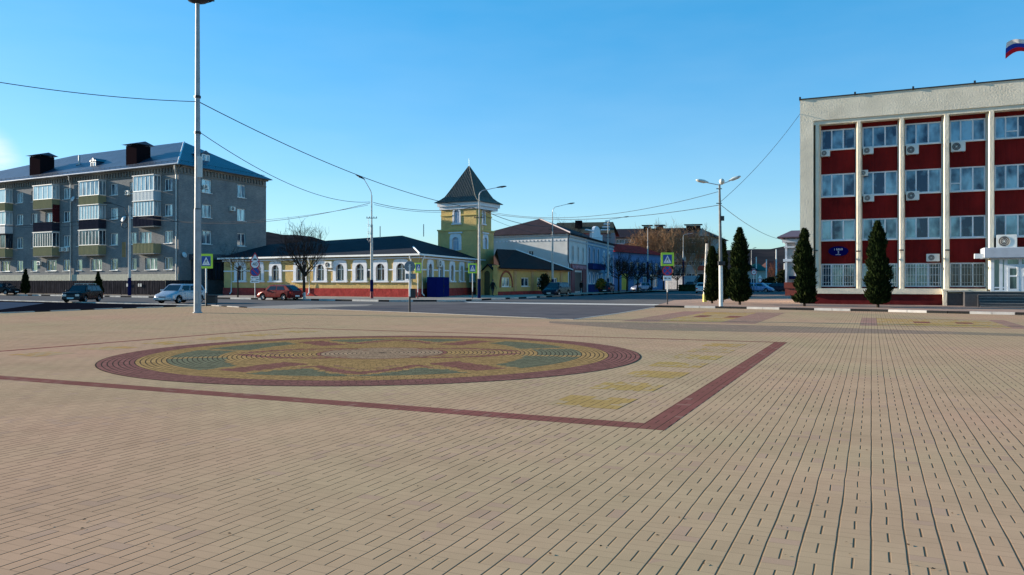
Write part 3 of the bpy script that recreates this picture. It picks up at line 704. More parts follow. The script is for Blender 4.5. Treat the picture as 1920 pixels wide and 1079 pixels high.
# balconies: wall-plane s range, drawn 1 m deep, floor by floor
OLV = mat('olive_corrugated_sheet', (.27, .25, .145), .8, var=.2, sc=4, stretch=(6, 6, .5)); LBL = mat('light_blue_sheet', (.34, .46, .52), .5, var=.12, stretch=(6, 6, .5))
DKS = mat('dark_sheet', (.03, .03, .045), .8, var=.3, stretch=(6, 6, .5)); WSH = mat('off_white_sheet', (.5, .54, .56), .5, var=.15, stretch=(6, 6, .5)); RDB = mat('red_brown_wall', (.09, .018, .022), .8)
GLBAL = glass_mat('balcony_glass', (.1, .15, .2), (.52, .6, .62), .85, metal=.35, rough=.1); GLDK = glass_mat('balcony_glass_dark', (.012, .02, .04), (.25, .33, .36), .2)
def balcony(px0, px1, fl, par, glaz, n=5, upper=None):
    """parapet from floor slab, optional glazing above; px0..px1 are pixels of the projected box"""
    D_ = 1.0; b = A.s_(px1); a = A.s_(px0+13.0*D_); c, d = rows[fl]
    zf = c-1.12; zp = c-.02 if par else c-.9; zt = d+.42
    mb = MB(); mb.box(a, b, -D_, 0, zf-.16, zf); bal = mb.build('balcony', mat('balcony_slab', (.3, .29, .27), .9), apt)
    if par:
        p = MB(); nx = int((b-a)/.25); 
        for i in range(nx):       # folded sheet
            x = a+(b-a)*i/nx; w = (b-a)/nx; p.box(x+.01, x+w*.55, -D_-.02, -D_+.01, zf-.05, zp); p.box(x+w*.55, x+w+.01, -D_, -D_+.012, zf-.05, zp)
        p.box(b-.02, b, -D_+.01, -.001, zf-.05, zp); p.box(a, a+.02, -D_+.01, -.001, zf-.05, zp); p.box(a-.03, b+.03, -D_-.05, -D_+.04, zp, zp+.05)
        p.build('parapet', par, bal)
    if glaz:
        fm, gm = glaz; z0 = zp+.05; fr = MB(); w = .07
        for zz in (z0, zt-.08): fr.box(a, b, -D_, -D_+.07, zz, zz+.08); fr.box(b-.07, b, -D_+.07, -.002, zz, zz+.08)
        for i in range(n+1): x = a+(b-a-w)*i/n; fr.box(x, x+w, -D_+.002, -D_+.066, z0+.08, zt-.08)
        for y in (-D_*.5, -.1): fr.box(b-.066, b-.003, y, y+.06, z0+.08, zt-.08)
        gf = fr.build('glazing', fm, bal)
        gg = MB(); gg.quad((a+.02, -D_+.035, z0+.03), (b-.035, -D_+.035, z0+.03), (b-.035, -D_+.035, zt-.03), (a+.02, -D_+.035, zt-.03)); gg.quad((b-.035, -D_+.035, z0+.03), (b-.035, -.002, z0+.03), (b-.035, -.002, zt-.03), (b-.035, -D_+.035, zt-.03)); gg.build('pane', gm, gf)
        rr = MB(); rr.box(a-.08, b+.08, -D_-.1, 0, zt, zt+.09); rr.build('canopy', DKS if glaz[0] is DARKM else WSH, bal)
    return bal
WG = (WHITE, GLBAL); WDK = (WHITE, GLDK)
balcony(250, 302, 3, LBL, WG, 5); balcony(250, 302, 2, DKS, (WSH, GLBAL), 7); balcony(250, 302, 1, OLV, None)
balcony(148.5, 199, 3, OLV, WG, 5); balcony(148.5, 199, 2, DKS, (WSH, GLBAL), 7); balcony(148.5, 199, 1, OLV, WDK, 6)
balcony(63, 112, 3, OLV, WG, 4); b_ = balcony(63, 112, 2, DKS, None); balcony(63, 112, 1, OLV, WDK, 8)
c, d = rows[2]; mb = MB(); x = A.s_(112); mb.box(x-.05, x, -.98, -.003, c, d+.9); mb.build('side_wall', RDB, b_)
balcony(-26, 24, 3, OLV, WG, 3); balcony(-26, 24, 2, WSH, WG, 5); balcony(-26, 24, 1, OLV, (DARKM, GLDK), 4)

# air conditioners: things of their own hung on walls
def aircon(fr, px, py, label, w=.8, h=.55, d=.3, y=0, group='air conditioner units on the walls', Z=None, proto={}):
    s = fr.s_(px); p = fr.pt(s, y-d/2); z = hz(py, p[1])
    r = thing('air_conditioner', label, 'air conditioner', (p[0], p[1], z-h/2), fr.rz, group)
    m = MB(); m.bbox(-w/2, w/2, -d/2, d/2, 0, h, .02); m.build('casing', ACW, r)
    m = MB(); cx = -w*.12; R_ = h*.4
    m.tube([(cx, -d/2-.012, h/2), (cx, -d/2+.01, h/2)], R_, 18); m.build('fan_grille', DARKM, r)
    m = MB()
    for k in range(3): rr = R_*(.35+.3*k); m.tube([(cx+rr*cos(a*pi/8), -d/2-.018, h/2+rr*sin(a*pi/8)) for a in range(17)], .008, 4)
    m.box(cx-R_*.16, cx+R_*.16, -d/2-.03, -d/2-.013, h/2-R_*.16, h/2+R_*.16); m.build('grille_rings', ACW, r)
    m = MB(); m.box(-w*.38, -w*.34, -d/2, d/2+.02, -.05, -.002); m.box(w*.34, w*.38, -d/2, d/2+.02, -.05, -.002); m.build('bracket', GREYM, r)
    return r
for px, py, lb in ((118, 468, 'left one of two boxes'), (127, 468, 'right one of two boxes')):
    aircon(A, px, py, lb.replace('one', 'air conditioner')+' beside a second floor balcony of the flats', .75, .55, y=-.02)
aircon(A, 241, 362, 'white air conditioner on the brick flats left of the light blue top balcony', .7, .55, y=-.02)
aircon(A, 76, 494, 'white air conditioner above a ground floor window of the flats', .7, .5, y=-.02)
aircon(E, 434, 392, 'white air conditioner on the end wall of the flats beside the third floor window', .8, .55, y=-.02)
aircon(E, 382, 351, 'white air conditioner on the end wall of the flats behind the tall mast', .7, .5, y=-.14)
# satellite dishes
def dish(fr, px, py, label, R_=.35):
    s = fr.s_(px); p = fr.pt(s, -.35); z = hz(py, p[1]); r = thing('satellite_dish', label, 'satellite dish', (p[0], p[1], z), fr.rz, 'satellite dishes on the flats')
    m = MB(Matrix.Rotation(radians(70), 4, 'X')); m.lathe([(.02, .1), (R_*.6, .045), (R_, 0), (R_*.97, -.02), (R_*.6, .02)][::-1], n=20); m.build('reflector', WSH, r, 50)
    m = MB(); m.tube([(0, .0, -.05), (0, .35, -.15)], .02, 6); m.tube([(0, -.02, -R_*.8), (0, -.32, -.1)], .012, 5); m.build('arm', DARKM, r)
dish(A, 141, 373, 'round satellite dish beside the olive balcony stack of the flats'); dish(A, 236, 410, 'satellite dish on the flats right behind the lamp pole', .4); dish(E, 342, 478, 'satellite dish low at the corner of the flats')

# dark panel fence before the flats
def fence_run(p0, p1, z0, h, m, label, name='fence', pan=2.5):
    d = Vector(p1)-Vector(p0); L = d.length; rz = atan2(d.y, d.x); r = thing(name, label, 'fence', (*p0, 0), rz)
    n = max(1, int(L/pan))
    for i in range(n):
        a, b = L*i/n, L*(i+1)/n; q = MB(); k = int((b-a)/.2)
        for j in range(k): x = a+(b-a)*j/k; w = (b-a)/k; q.box(x+.008, x+w-.008, -.012-(j % 2)*.012, .01, z0+.06, z0+h-.01*(j % 3))
        q.box(a, b, .012, .05, z0+.3, z0+.36); q.box(a, b, .012, .05, z0+h-.35, z0+h-.29); q.build('panel', m, r)
        q = MB(); q.box(a-.04, a+.04, .02, .1, z0-.05, z0+h); q.build('post', DARKM, r)
    return r
FEN = mat('dark_fence_boards', (.04, .036, .04), .75, var=.5, sc=2.5, stretch=(1, 1, .25))
f0 = A.pt(A.s_(-40), -3.2); f1 = A.pt(A.s_(345)+.8, -3.2); f2 = G(424, 553)
fence_run(f0, f1, .1, 1.72, FEN, 'long dark board fence in front of the grey brick flats')
fence_run((f1[0]+.1, f1[1]+.1), (f2[0], f2[1]), .1, 1.75, FEN, 'dark board fence between the flats and the yellow house')
def plate(px, py, Z, w, h, label, m, name='notice', cat='notice', group=None, fr=A, y=-3.3):
    s = fr.s_(px); p = fr.pt(s, y); z = hz(py, p[1]); mb = MB(); mb.bbox(-w/2, w/2, -.02, 0, -h/2, h/2, .004); o = mb.build(name, m); o.location = (*p, z); o.rotation_euler = (0, 0, fr.rz); return tag(o, label, cat, group)
PAP = mat('paper_notice', (.62, .6, .56), .8, var=.3, sc=9)
for i, px in enumerate((284.5, 288.5)): plate(px, 535, 0, .26, .36, 'white paper notice on the dark fence, %s sheet of the left pair' % ('left', 'right')[i], PAP, group='paper notices on the dark fence')
for i, px in enumerate((306, 310)): plate(px, 535, 0, .26, .36, 'white paper notice on the dark fence, %s sheet of the right pair' % ('left', 'right')[i], PAP, group='paper notices on the dark fence')
plate(94, 534, 0, .3, .4, 'single white notice on the dark fence left of the estate car', PAP, group='paper notices on the dark fence')
plate(8, 534, 0, .3, .3, 'single white notice on the dark fence at the far left', PAP, group='paper notices on the dark fence')

# ================================================================== YELLOW HOUSE
Y = Fr(at(785, 80), 120.0); YL = -Y.s_(420); hY = hz(476.5, 80)
YS = Fr(at(785, 80), 15.0); YW = 22.5; MY = YS.rel(Y)
yh = thing('yellow_house', 'long single storey yellow house with red plinth, arched white windows and dark roof', 'building', (*Y.O, 0), Y.rz)
YEL = mat('yellow_stucco', (.54, .385, .165), .95, var=.16, sc=1.2, bump=.9, bsc=5, bd=.05); PLN = mat('red_plinth_stucco', (.32, .055, .05), .9, var=.25, sc=2, bump=1, bsc=5, bd=.07)
TRIM = mat('white_trim', (.72, .73, .76), .85, var=.1, bump=.4, bsc=9, bd=.02)
holes = []; yw = []
zc, zd = Y.z(638, 527), Y.z(638, 495.2)
for px in (451, 484, 517, 563, 601, 638, 675, 713.5, 752):
    s = Y.s_(px); w = .62; holes.append((s-w, s+w, zc, zd)); yw.append((None, s, w))
zpl = Y.z(638, 541)
mb = MB(); wall(mb, -YL, 0, zpl, hY, holes, depth=.25)
h2 = []
for px in (806, 827, 847, 865, 884.5):
    s = YS.s_(px); w = .56; h2.append((s-w, s+w, zc, zd)); yw.append((MY, s, w))
m2 = MB(MY); wall(m2, 0, YW, zpl, hY, h2, depth=.25); mb.add(m2.v, m2.f)
e1 = Y.local(YS.pt(YW)); mb.quad((e1[0], e1[1], 0), (-YL, 22, 0), (-YL, 22, hY), (e1[0], e1[1], hY)); mb.quad((-YL, 22, 0), (-YL, 0, 0), (-YL, 0, hY), (-YL, 22, hY))
mb.build('wall', YEL, yh)
mb = MB(); mb.box(-YL-.05, .12, -.12, .1, 0, zpl); m2 = MB(MY); m2.box(.13, YW, -.1, .1, 0, zpl); mb.add(m2.v, m2.f); mb.build('plinth', PLN, yh)
for M_, s, w in yw:
    o = window(yh, M_, s-w, s+w, zc, zd, .14, WHITE, GLC, (.5,), (.68,), .085)
    q = MB(M_); surround(q, s-w+.06, s+w-.06, zc+.02, zd-.02, .42, -.09, .02, square=True); q.box(s-w-.5, s+w+.5, -.2, .02, zc-.16, zc+.0); q.build('surround', TRIM, o)
mb = MB(); zs = Y.z(638, 507); xs_ = sorted([s for M_, s, w in yw if M_ is None])
prev = -YL
for s in xs_+[0.06]: 
    mb.box(prev, s-1.05 if s < 0 else 0, -.06, .0, zs-.07, zs+.07); prev = s+1.05
mb.box(-YL-.1, .1, -.18, 0, hY-.42, hY-.28)
m2 = MB(MY); prev = .1
for s in sorted([s for M_, s, w in yw if M_ is not None])+[YW+1]: m2.box(prev, min(s-1.0, YW), -.06, 0, zs-.07, zs+.07); prev = s+1.0
m2.box(.1, YW, -.18, 0, hY-.42, hY-.28); mb.add(m2.v, m2.f); mb.build('string_course', TRIM, yh)
RB = seam_mat('dark_tiled_roof', (.011, .014, .022), .35, 0, .8, 0, .03, tile=.35); RB2 = seam_mat('dark_tiled_roof_end', (.011, .014, .022), .35, 1, .8, 0, .03, tile=.35)
ap = at(754, 95.6); zr = hz(442, 95.6); k1 = L3(Y, ap, zr); lf = Y.local(at(497, 106)); k2 = (lf[0], k1[1], zr-.55)
c0 = (.55, -.55, hY); e_ = Y.local(YS.pt(YW+.6, -.55)); c1 = (e_[0], e_[1], hY+.0); cl = (-YL-.55, -.55, hY); cb = (-YL-.55, 2*k1[1], hY)
mb = MB(); mb.add([cl, c0, k1, k2], [(0, 1, 2, 3)], 0); mb.add([c0, c1, k1], [(0, 1, 2)], 1); mb.add([c1, cb, k2, k1], [(0, 1, 2, 3)], 0); mb.add([cb, cl, k2], [(0, 1, 2)], 1)
mb.add([(p[0], p[1], hY-.12) for p in (cl, c0, c1, cb)], [(0, 1, 2, 3)], 0)
yr = mb.build('roof', [RB, RB2], yh)
mb = MB()
for a, b in ((cl, c0), (c0, c1), (cb, cl)): 
    mb.add([(a[0], a[1], hY-.16), (b[0], b[1], hY-.16), (b[0], b[1], hY+.02), (a[0], a[1], hY+.02)], [(0, 1, 2, 3)])
mb.tube([c0, Vector(c0).lerp(Vector(k1), .33)], .09, 6); mb.build('eaves_board', WHITE, yr)
for M_, x in ((None, Y.s_(436)), (None, Y.s_(582)), (None, -.8), (MY, .5)):
    m = MB(M_); m.tube([(x, -.5, hY-.1), (x, -.18, hY-.7), (x, -.18, .5), (x, -.42, .25)], .07, 8); m.build('downpipe', WHITE, yh)
for x in (-6, -12.3): 
    m = MB(); m.tube([(x, 9, zr-.4), (x, 9, zr+1.0)], .05, 6); m.build('roof_pipe', GREYM, yr)
aircon(Y, 619, 497, 'white air conditioner on the yellow house behind the bare street tree', 1.0, .7, y=-.02); aircon(YS, 821, 494.5, 'dark-sided air conditioner between the first two windows of the yellow house side wall', .9, .75, y=-.02); aircon(YS, 876, 497, 'air conditioner on the yellow house behind the right crossing sign', .9, .7, y=-.02)
plate(690, 512.5, 0, .7, .95, 'black square plaque on the yellow wall beside the lamp post', mat('black_plaque', (.012, .014, .02), .35, var=.1), 'plaque', 'plaque', fr=Y, y=-.02)
# blue metal cabinet
s0, s1 = YS.s_(790), YS.s_(815); p = YS.pt(0, -1.3)
r = thing('blue_cabinet', 'tall plain blue metal cabinet against the side wall of the yellow house', 'cabinet', (*YS.pt((s0+s1)/2, -1.2), .1), YS.rz)
BLU = mat('blue_paint', (.006, .012, .10), .8, var=.12, sc=2); w = (s1-s0)*.5
mb = MB(); mb.bbox(-w*1.0, w*.9, -.5, .6, 0, hz(520, 82)-.1, .03); mb.build('body', BLU, r); mb = MB(); mb.box(-.02, .02, -.515, -.5, .15, 2.0); mb.box(.08, .12, -.55, -.5, 1.0, 1.2); mb.build('handle', DARKM, r)

# ================================================================== TOWER
T = Fr(at(893, 98.2), 119.0); tw = 5.6; TS = Fr(at(893, 98.2), 20.0); MT = TS.rel(T); td = TS.s_(921)
hT = hz(391, 98.2)
to = thing('tower', 'square yellow stucco tower with steep flared green roof', 'tower', (*T.O, 0), T.rz)
TW = -T.s_(827)
zsp = T.z(880, 432)      # lower part a little wider
mb = MB()
M1 = [(None, TW, T), (MT, td, TS)]
za, zb_ = T.z(860, 419), T.z(860, 393); zl0, zl1 = T.z(860, 470), T.z(860, 440)
sc_ = T.s_(856.5); hol = [(sc_-.42, sc_+.42, za, zb_)]
wall(mb, -TW, 0, zsp, hT-.01, hol, depth=.2); wall(mb, -TW-.3, .25, 0, zsp, [(sc_-.5, sc_+.5, zl0, zl1-.3)], y=-.25, depth=.3)
mb.quad((-TW, 0, zsp), (0, 0, zsp), (.25, -.25, zsp), (-TW-.3, -.25, zsp))
m2 = MB(MT); scs = TS.s_(906.5); hs_ = [(scs-.4, scs+.4, za, zb_)]
wall(m2, 0, td, zsp, hT-.01, hs_, depth=.2); wall(m2, -.25, td+.25, 0, zsp, [(scs-.5, scs+.5, zl0+.2, zl1-.3)], y=-.25, depth=.3); m2.quad((0, 0, zsp), (td, 0, zsp), (td+.25, -.25, zsp), (-.25, -.25, zsp)); mb.add(m2.v, m2.f)
bk = T.local(TS.pt(td)); mb.quad((bk[0], bk[1], 0), (bk[0]-TW-.2, bk[1], 0), (bk[0]-TW-.2, bk[1], hT), (bk[0], bk[1], hT)); mb.quad((-TW, 0, 0), (-TW, bk[1], 0), (-TW, bk[1], hT), (-TW, 0, hT))
mb.build('wall', mat('tower_stucco', (.58, .42, .175), .95, var=.14, sc=1.5, bump=1, bsc=6, bd=.06), to)
BLW = mat('pale_blue_window_board', (.40, .47, .58), .7, var=.1)
for M_, s in ((None, sc_), (MT, scs)):
    o = window(to, M_, s-.42, s+.42, za, zb_, .08, TRIM, BLW, (.5,), (.7,), .06)
    q = MB(M_); surround(q, s-.4, s+.4, za+.02, zb_-.02, .2, -.07, .02); q.box(s-.7, s+.7, -.16, .02, za-.16, za+0); q.build('surround', TRIM, o)
    yy = -.25; lo = zl0+(.2 if M_ else 0)
    o = window(to, M_, s-.5, s+.5, lo, zl1-.3, yy+.1, TRIM, BLW, (.5,), (.75,), .06)
    q = MB(M_); surround(q, s-.48, s+.48, lo+.02, zl1-.32, .38, yy-.08, yy+.02, square=True); q.box(s-1.0, s+1.0, yy-.12, yy+.02, zl1+.12, zl1+.3); q.build('surround', TRIM, o)
mb = MB(); YT = mat('tower_ledge', (.62, .47, .18), .9, var=.1, bump=.5, bsc=8, bd=.03)
zlg = T.z(870, 404.5); mb.box(-TW, sc_-.65, -.12, 0, zlg, zlg+.16); mb.box(sc_+.65, 0.1, -.12, 0, zlg, zlg+.16); mb.box(-TW-.38, .35, -.36, 0, zsp-.02, zsp+.16)
m2 = MB(MT); m2.box(.11, scs-.65, -.12, 0, zlg, zlg+.16); m2.box(scs+.65, td, -.12, 0, zlg, zlg+.16); m2.box(.36, td+.38, -.36, 0, zsp-.02, zsp+.16); mb.add(m2.v, m2.f); mb.build('ledge', YT, to)
mb = MB(); zc0 = hT; zc1 = T.z(893, 378)
mb.box(-TW-.15, .15, -.15, bk[1]+.1, hT, hT+(zc1-hT)*.45); mb.box(-TW-.35, .35, -.35, bk[1]+.3, hT+(zc1-hT)*.45, zc1); mb.build('cornice', TRIM, to)
# flared pyramid roof, ribbed
mb = MB(); cx, cy = -TW/2, bk[1]/2+.0; ax = (TW+1.25)/2; ay = (bk[1]+1.25)/2; ztip = hz(311, 101); H = ztip-zc1
prof = [(1.0, -.12), (.8, .42), (.62, 1.15), (.0, H)]
prof = [(1.0, 0), (.83, .36), (.70, .75), (.60, 1.3), (.012, H)]
vs = []
for f, z in prof: vs += [(cx-ax*f, cy-ay*f, zc1+z), (cx+ax*f, cy-ay*f, zc1+z), (cx+ax*f, cy+ay*f, zc1+z), (cx-ax*f, cy+ay*f, zc1+z)]
fs = []; n = len(prof)
for i in range(n-1):
    for j in range(4): mb.add([vs[i*4+j], vs[i*4+(j+1) % 4], vs[(i+1)*4+(j+1) % 4], vs[(i+1)*4+j]], [(0, 1, 2, 3)], j % 2)
mb.add(vs[:4], [(3, 2, 1, 0)], 0)
TR = seam_mat('green_profiled_sheet', (.016, .021, .02), .2, 0, .35, .3, .04); TR2 = seam_mat('green_profiled_sheet_shaded', (.012, .018, .016), .2, 1, .35, .3, .04)  # side faces take a darker copy, their shade put into the colour
rf = mb.build('roof', [TR, TR2], to)
mb = MB()
nr = 26                                        # raised ribs on the two visible faces
for i in range(1, nr):
    for face in (0, 1):
        u = -1+2*i/nr; pts = []
        for (f, z) in prof:
            if abs(u) <= f: 
                p = (cx+ax*u, cy-ay*f-.012, zc1+z+.02) if face == 0 else (cx+ax*f+.012, cy+ay*u, zc1+z+.02); pts.append(p)
            else: break
        if len(pts) == len(prof)-1 or (pts and len(pts) < len(prof)):
            k = len(pts)-1; f0, z0 = prof[k]; f1, z1 = prof[k+1]; q_ = (f0-abs(u))/(f0-f1); f = abs(u); z = z0+(z1-z0)*q_
            pts.append((cx+ax*u, cy-ay*f-.012, zc1+z+.02) if face == 0 else (cx+ax*f+.012, cy+ay*u, zc1+z+.02))
        if len(pts) > 1: mb.tube(pts, .032, 4)
mb.build('ribs', mat('green_rib_paint', (.19, .2, .18), .45, metal=.2, var=.15), rf)
mb = MB()
for sx, sy in ((1, -1), (-1, -1), (1, 1)):
    mb.tube([(cx+ax*f*sx, cy+ay*f*sy, zc1+z+.02) for f, z in prof], .045, 6)
mb.build('hip_cap', mat('green_hip_cap', (.05, .06, .045), .6), rf); mb = MB(); mb.tube([(cx, cy, ztip-.1), (cx, cy, ztip+1.0)], .014, 6); mb.build('spike', GREYM, rf)

# ================================================================== BROWN-ROOFED LOW HOUSE WITH PORTAL
B = Fr(at(930, 92), 27.7); hB = B.z(934, 502.5); BL = B.s_(1065)
bh = thing('low_house', 'low ochre house with dark brown roof beside the tower', 'building', (*B.O, 0), B.rz)
OCH = mat('ochre_stucco', (.55, .36, .13), .9, var=.14, sc=1, bump=.6, bsc=6, bd=.03); OCT = mat('ochre_trim', (.5, .3, .14), .9)
zw0, zw1 = B.z(985, 537.5), B.z(985, 521); hl = []
for a_, b_ in ((941, 956), (977.5, 992), (1007, 1016), (1038, 1045.5)): hl.append((B.s_(a_), B.s_(b_), zw0, zw1))
zp = B.z(985, 546)
mb = MB(); wall(mb, 0, BL, 0, hB, hl, depth=.22); mb.quad((BL, 0, 0), (BL, 12, 0), (BL, 12, hB), (BL, 0, hB)); lb_ = B.local((-1.7, 105)); mb.quad((lb_[0], lb_[1], 0), (0, 0, 0), (0, 0, hB), (lb_[0], lb_[1], hB)); mb.quad((lb_[0], lb_[1], 0), (BL, 12, 0), (BL, 12, hB), (lb_[0], lb_[1], hB)); mb.build('wall', OCH, bh)
for a, b, c, d in hl: window(bh, None, a, b, c, d, .12, WHITE, GLA, (.5,), (), .1, WHITE)
mb = MB(); mb.box(.1, BL, -.1, .1, 0, zp); mb.build('plinth', PLN, bh)
mb = MB()
for px in (965.5, 997.5, 1027, 1052): s = B.s_(px); mb.box(s-.35, s+.35, -.09, 0, zp, hB-.25)
mb.box(.0, BL, -.22, 0, hB-.25, hB-.05); mb.build('pilasters', OCT, bh)
mb = MB(); a, b = B.s_(938), B.s_(959.5); surround(mb, a, b, zw0-.1, hB-.5, .22, -.08, .01); mb.build('arch_moulding', mat('dark_red_moulding', (.3, .1, .06), .9), bh)
BR = seam_mat('brown_seamed_roof', (.02, .009, .009), .5, 0, .8, 0, .02)
zr = hz(467.5, 100); mb = MB(); ry = 6.5
lb = B.local((-1.7, 105.5)); rq = B.local((-1.9, 99.5)); r0, r1 = (rq[0], rq[1], zr), (17.5, ry, hz(469, 110.5))
mb.add([(.1, -.55, hB), (BL+.5, -.55, hB), r1, r0], [(0, 1, 2, 3)]); mb.add([(BL+.5, -.55, hB), (BL+.5, 13, hB), r1], [(0, 1, 2)]); mb.add([(BL+.5, 13, hB), (lb[0], lb[1], hB), r0, r1], [(0, 1, 2, 3)]); mb.add([(lb[0], lb[1], hB), (.1, -.55, hB), r0], [(0, 1, 2)])
mb.add([(.1, -.55, hB-.1), (BL+.5, -.55, hB-.1), (BL+.5, -.55, hB), (-.0, -.55, hB)], [(0, 1, 2, 3)]); mb.add([(0, -.55, hB-.1), (BL+.5, -.55, hB-.1), (BL+.5, 13, hB-.1), (lb[0], lb[1], hB-.1)], [(0, 1, 2, 3)])
bro = mb.build('roof', BR, bh); mb = MB(); mb.tube([r1, (BL+.5, -.55, hB)], .12, 6); mb.build('hip_flashing', WHITE, bro)
# portal
Pf = Fr(at(904.5, 93.2), 90+10); pw = Pf.s_(926)
po = thing('entrance_portal', 'gabled yellow entrance portal with arched doorway beside the tower', 'portal', (*Pf.O, 0), Pf.rz)
hp = Pf.z(915, 509); ha = Pf.z(915, 497.5); da, db = Pf.s_(907.5), Pf.s_(918.5); dd = Pf.z(913, 508)
mb = MB(); inn = arch_pts(da, db, 0, dd, 12)
pts = [(p[0], p[1]) for p in inn]; outl = [(0, 0), (0, hp), (pw/2, ha), (pw, hp), (pw, 0)]
# face with doorway: fan between outline and arch
mid = len(pts)//2
for y in (0,):
    L_ = [(0, 0), (0, hp), (pw/2, ha)]; 
    for i in range(mid): 
        q_ = (0, 0) if i == 0 else (0, hp); mb.add([(pts[i][0], y, pts[i][1]), (pts[i+1][0], y, pts[i+1][1]), (q_[0], y, q_[1])], [(0, 1, 2)])
        if i == 0: mb.add([(pts[1][0], y, pts[1][1]), (0, y, hp), (0, y, 0)], [(0, 1, 2)])
    mb.add([(pts[mid][0], y, pts[mid][1]), (pw/2, y, ha), (0, y, hp)], [(0, 1, 2)]); mb.add([(pts[mid][0], y, pts[mid][1]), (pw, y, hp), (pw/2, y, ha)], [(0, 1, 2)])
    for i in range(mid, len(pts)-1):
        mb.add([(pts[i][0], y, pts[i][1]), (pts[i+1][0], y, pts[i+1][1]), (pw, y, hp if i < len(pts)-2 else 0)], [(0, 1, 2)])
        if i == len(pts)-2: mb.add([(pts[i][0], y, pts[i][1]), (pw, y, 0), (pw, y, hp)], [(0, 1, 2)])
mb.quad((pw, 0, 0), (pw, 5, 0), (pw, 5, hp), (pw, 0, hp)); mb.quad((0, 5, 0), (0, 0, 0), (0, 0, hp), (0, 5, hp))
for p_, q_ in zip(pts, pts[1:]): mb.quad((p_[0], 0, p_[1]), (q_[0], 0, q_[1]), (q_[0], .3, q_[1]), (p_[0], .3, p_[1]))
mb.build('wall', OCH, po)
mb = MB(); mb.prism(inn, .28, .34, 'y'); mb.build('door', mat('olive_door', (.09, .06, .015), .6, var=.2), po)
mb = MB(); mb.add([(-.3, -.4, hp-.15), (pw/2, -.4, ha+.15), (pw+.3, -.4, hp-.15), (pw+.3, 5, hp-.15), (pw/2, 5, ha+.15), (-.3, 5, hp-.15)], [(0, 1, 4, 5), (1, 2, 3, 4)]); mb.add([(-.3, -.4, hp-.27), (pw/2, -.4, ha+.0), (pw+.3, -.4, hp-.27), (pw+.3, -.4, hp-.15), (pw/2, -.4, ha+.15), (-.3, -.4, hp-.15)], [(0, 1, 4, 5), (1, 2, 3, 4)]); mb.build('roof', BR, po)
mb = MB(); mb.box(-.7, -.05, -.15, .6, 0, hp+.7); mb.box(pw+.15, pw+.6, -1.1, -.3, 0, hp+.5); mb.box(pw+.05, pw+.7, -1.2, -.2, hp+.5, hp+.68); mb.build('pilasters', OCH, po)

# ================================================================== WHITE AND BLUE TWO-STOREY HOUSE
Wf = Fr(at(1064, 113), 17.0); hW = hz(437, 113); WL = Wf.s_(1150)
WG_ = Fr(at(1064, 113), 119.0); MW = WG_.rel(Wf); GW = -WG_.s_(900)
wh = thing('corner_house', 'two storey white and blue house with arched windows and brown hipped roof', 'building', (*Wf.O, 0), Wf.rz)
WST = mat('pale_grey_stucco', (.6, .6, .58), .9, var=.12, sc=.6, bump=.3); BST = mat('blue_grey_stucco', (.20, .30, .42), .9, var=.12, sc=.6, bump=.3); NST = mat('navy_plinth', (.02, .035, .12), .7)
s1 = Wf.s_(1100)
hh = []; hb = []
zu0, zu1 = Wf.z(1083, 491), Wf.z(1083, 463)
for px in (1073.5, 1083.3, 1092.7): s = Wf.s_(px); hh.append((s-.5, s+.5, zu0, zu1))
dsa, dsb = Wf.s_(1076), Wf.s_(1091); hh.append((dsa, dsb, .25, 3.1))
for px in (1104.5, 1113, 1121.3): s = Wf.s_(px); hb.append((s-.75, s+.75, zu0-.1, zu1+.3))
z20, z21 = Wf.z(1113, 531), Wf.z(1113, 514)
for px in (1105, 1112.6, 1120, 1128, 1136, 1144): s = Wf.s_(px); hb.append((s-.6, s+.6, z20, z21))
for px in (1132, 1142): s = Wf.s_(px); hb.append((s-.6, s+.6, zu0, zu1))
mb = MB(); mb.k = 0; wall(mb, 0, s1, 0, hW, hh, depth=.25); m2 = MB(MW); wall(m2, -GW, 0, 0, hW, [(WG_.s_(990.5), WG_.s_(1000), WG_.z(995, 481), WG_.z(995, 470.5))], depth=.2); mb.add(m2.v, m2.f, 0)
wall(mb, s1, WL, 0, hW-.1, hb, depth=.25, k=1)
mb.quad((WL, 0, 0), (WL, 12, 0), (WL, 12, hW), (WL, 0, hW), 1); mb.quad((0, 13, 0), (WL, 12, 0), (WL, 12, hW), (0, 13, hW), 0)
mb.build('wall', [WST, BST], wh)
window(wh, MW, WG_.s_(990.5), WG_.s_(1000), WG_.z(995, 481), WG_.z(995, 470.5), .1, WHITE, GLC, (.5,))
for i, (a, b, c, d) in enumerate(hh[:3]+hb):
    o = window(wh, None, a, b, c, d, .15, WHITE, GLC, (.5,), (.72,), .06); q = MB(); surround(q, a+.04, b-.04, c, d-.02, .22 if i < 3 else .26, -.08, .02); q.box(a-.3, b+.3, -.16, .02, c-.15, c); q.build('surround', TRIM if i >= 6 else (WST if i < 3 else mat('light_blue_trim', (.34, .44, .56), .85)), o)
mb = MB(); mb.box(s1, WL, -.1, 0, 0, Wf.z(1113, 534)); mb.build('plinth', NST, wh)
mb = MB(); bq = Wf.s_(1126); mb.box(s1+.4, bq, -.9, 0, Wf.z(1113, 506), Wf.z(1113, 495)); mb.build('balcony', NST, wh)
mb = MB(); mb.box(s1-.35, s1+.35, -.14, 0, 0, hW-.4); mb.box(.0, WL, -.18, 0, hW-.5, hW-.3); mb.box(.0, WL, -.1, 0, Wf.z(1083, 455), Wf.z(1083, 455)+.2); mb.box(-.15, .35, -.12, 0, 0, hW-.5); mb.build('cornice', mat('white_blue_trim', (.48, .5, .52), .85), wh)
m2 = MB(MW)
for i in range(int(GW/.6)): m2.box(-i*.6-.3, -i*.6, -.07, 0, hW-1.1, hW-.9)
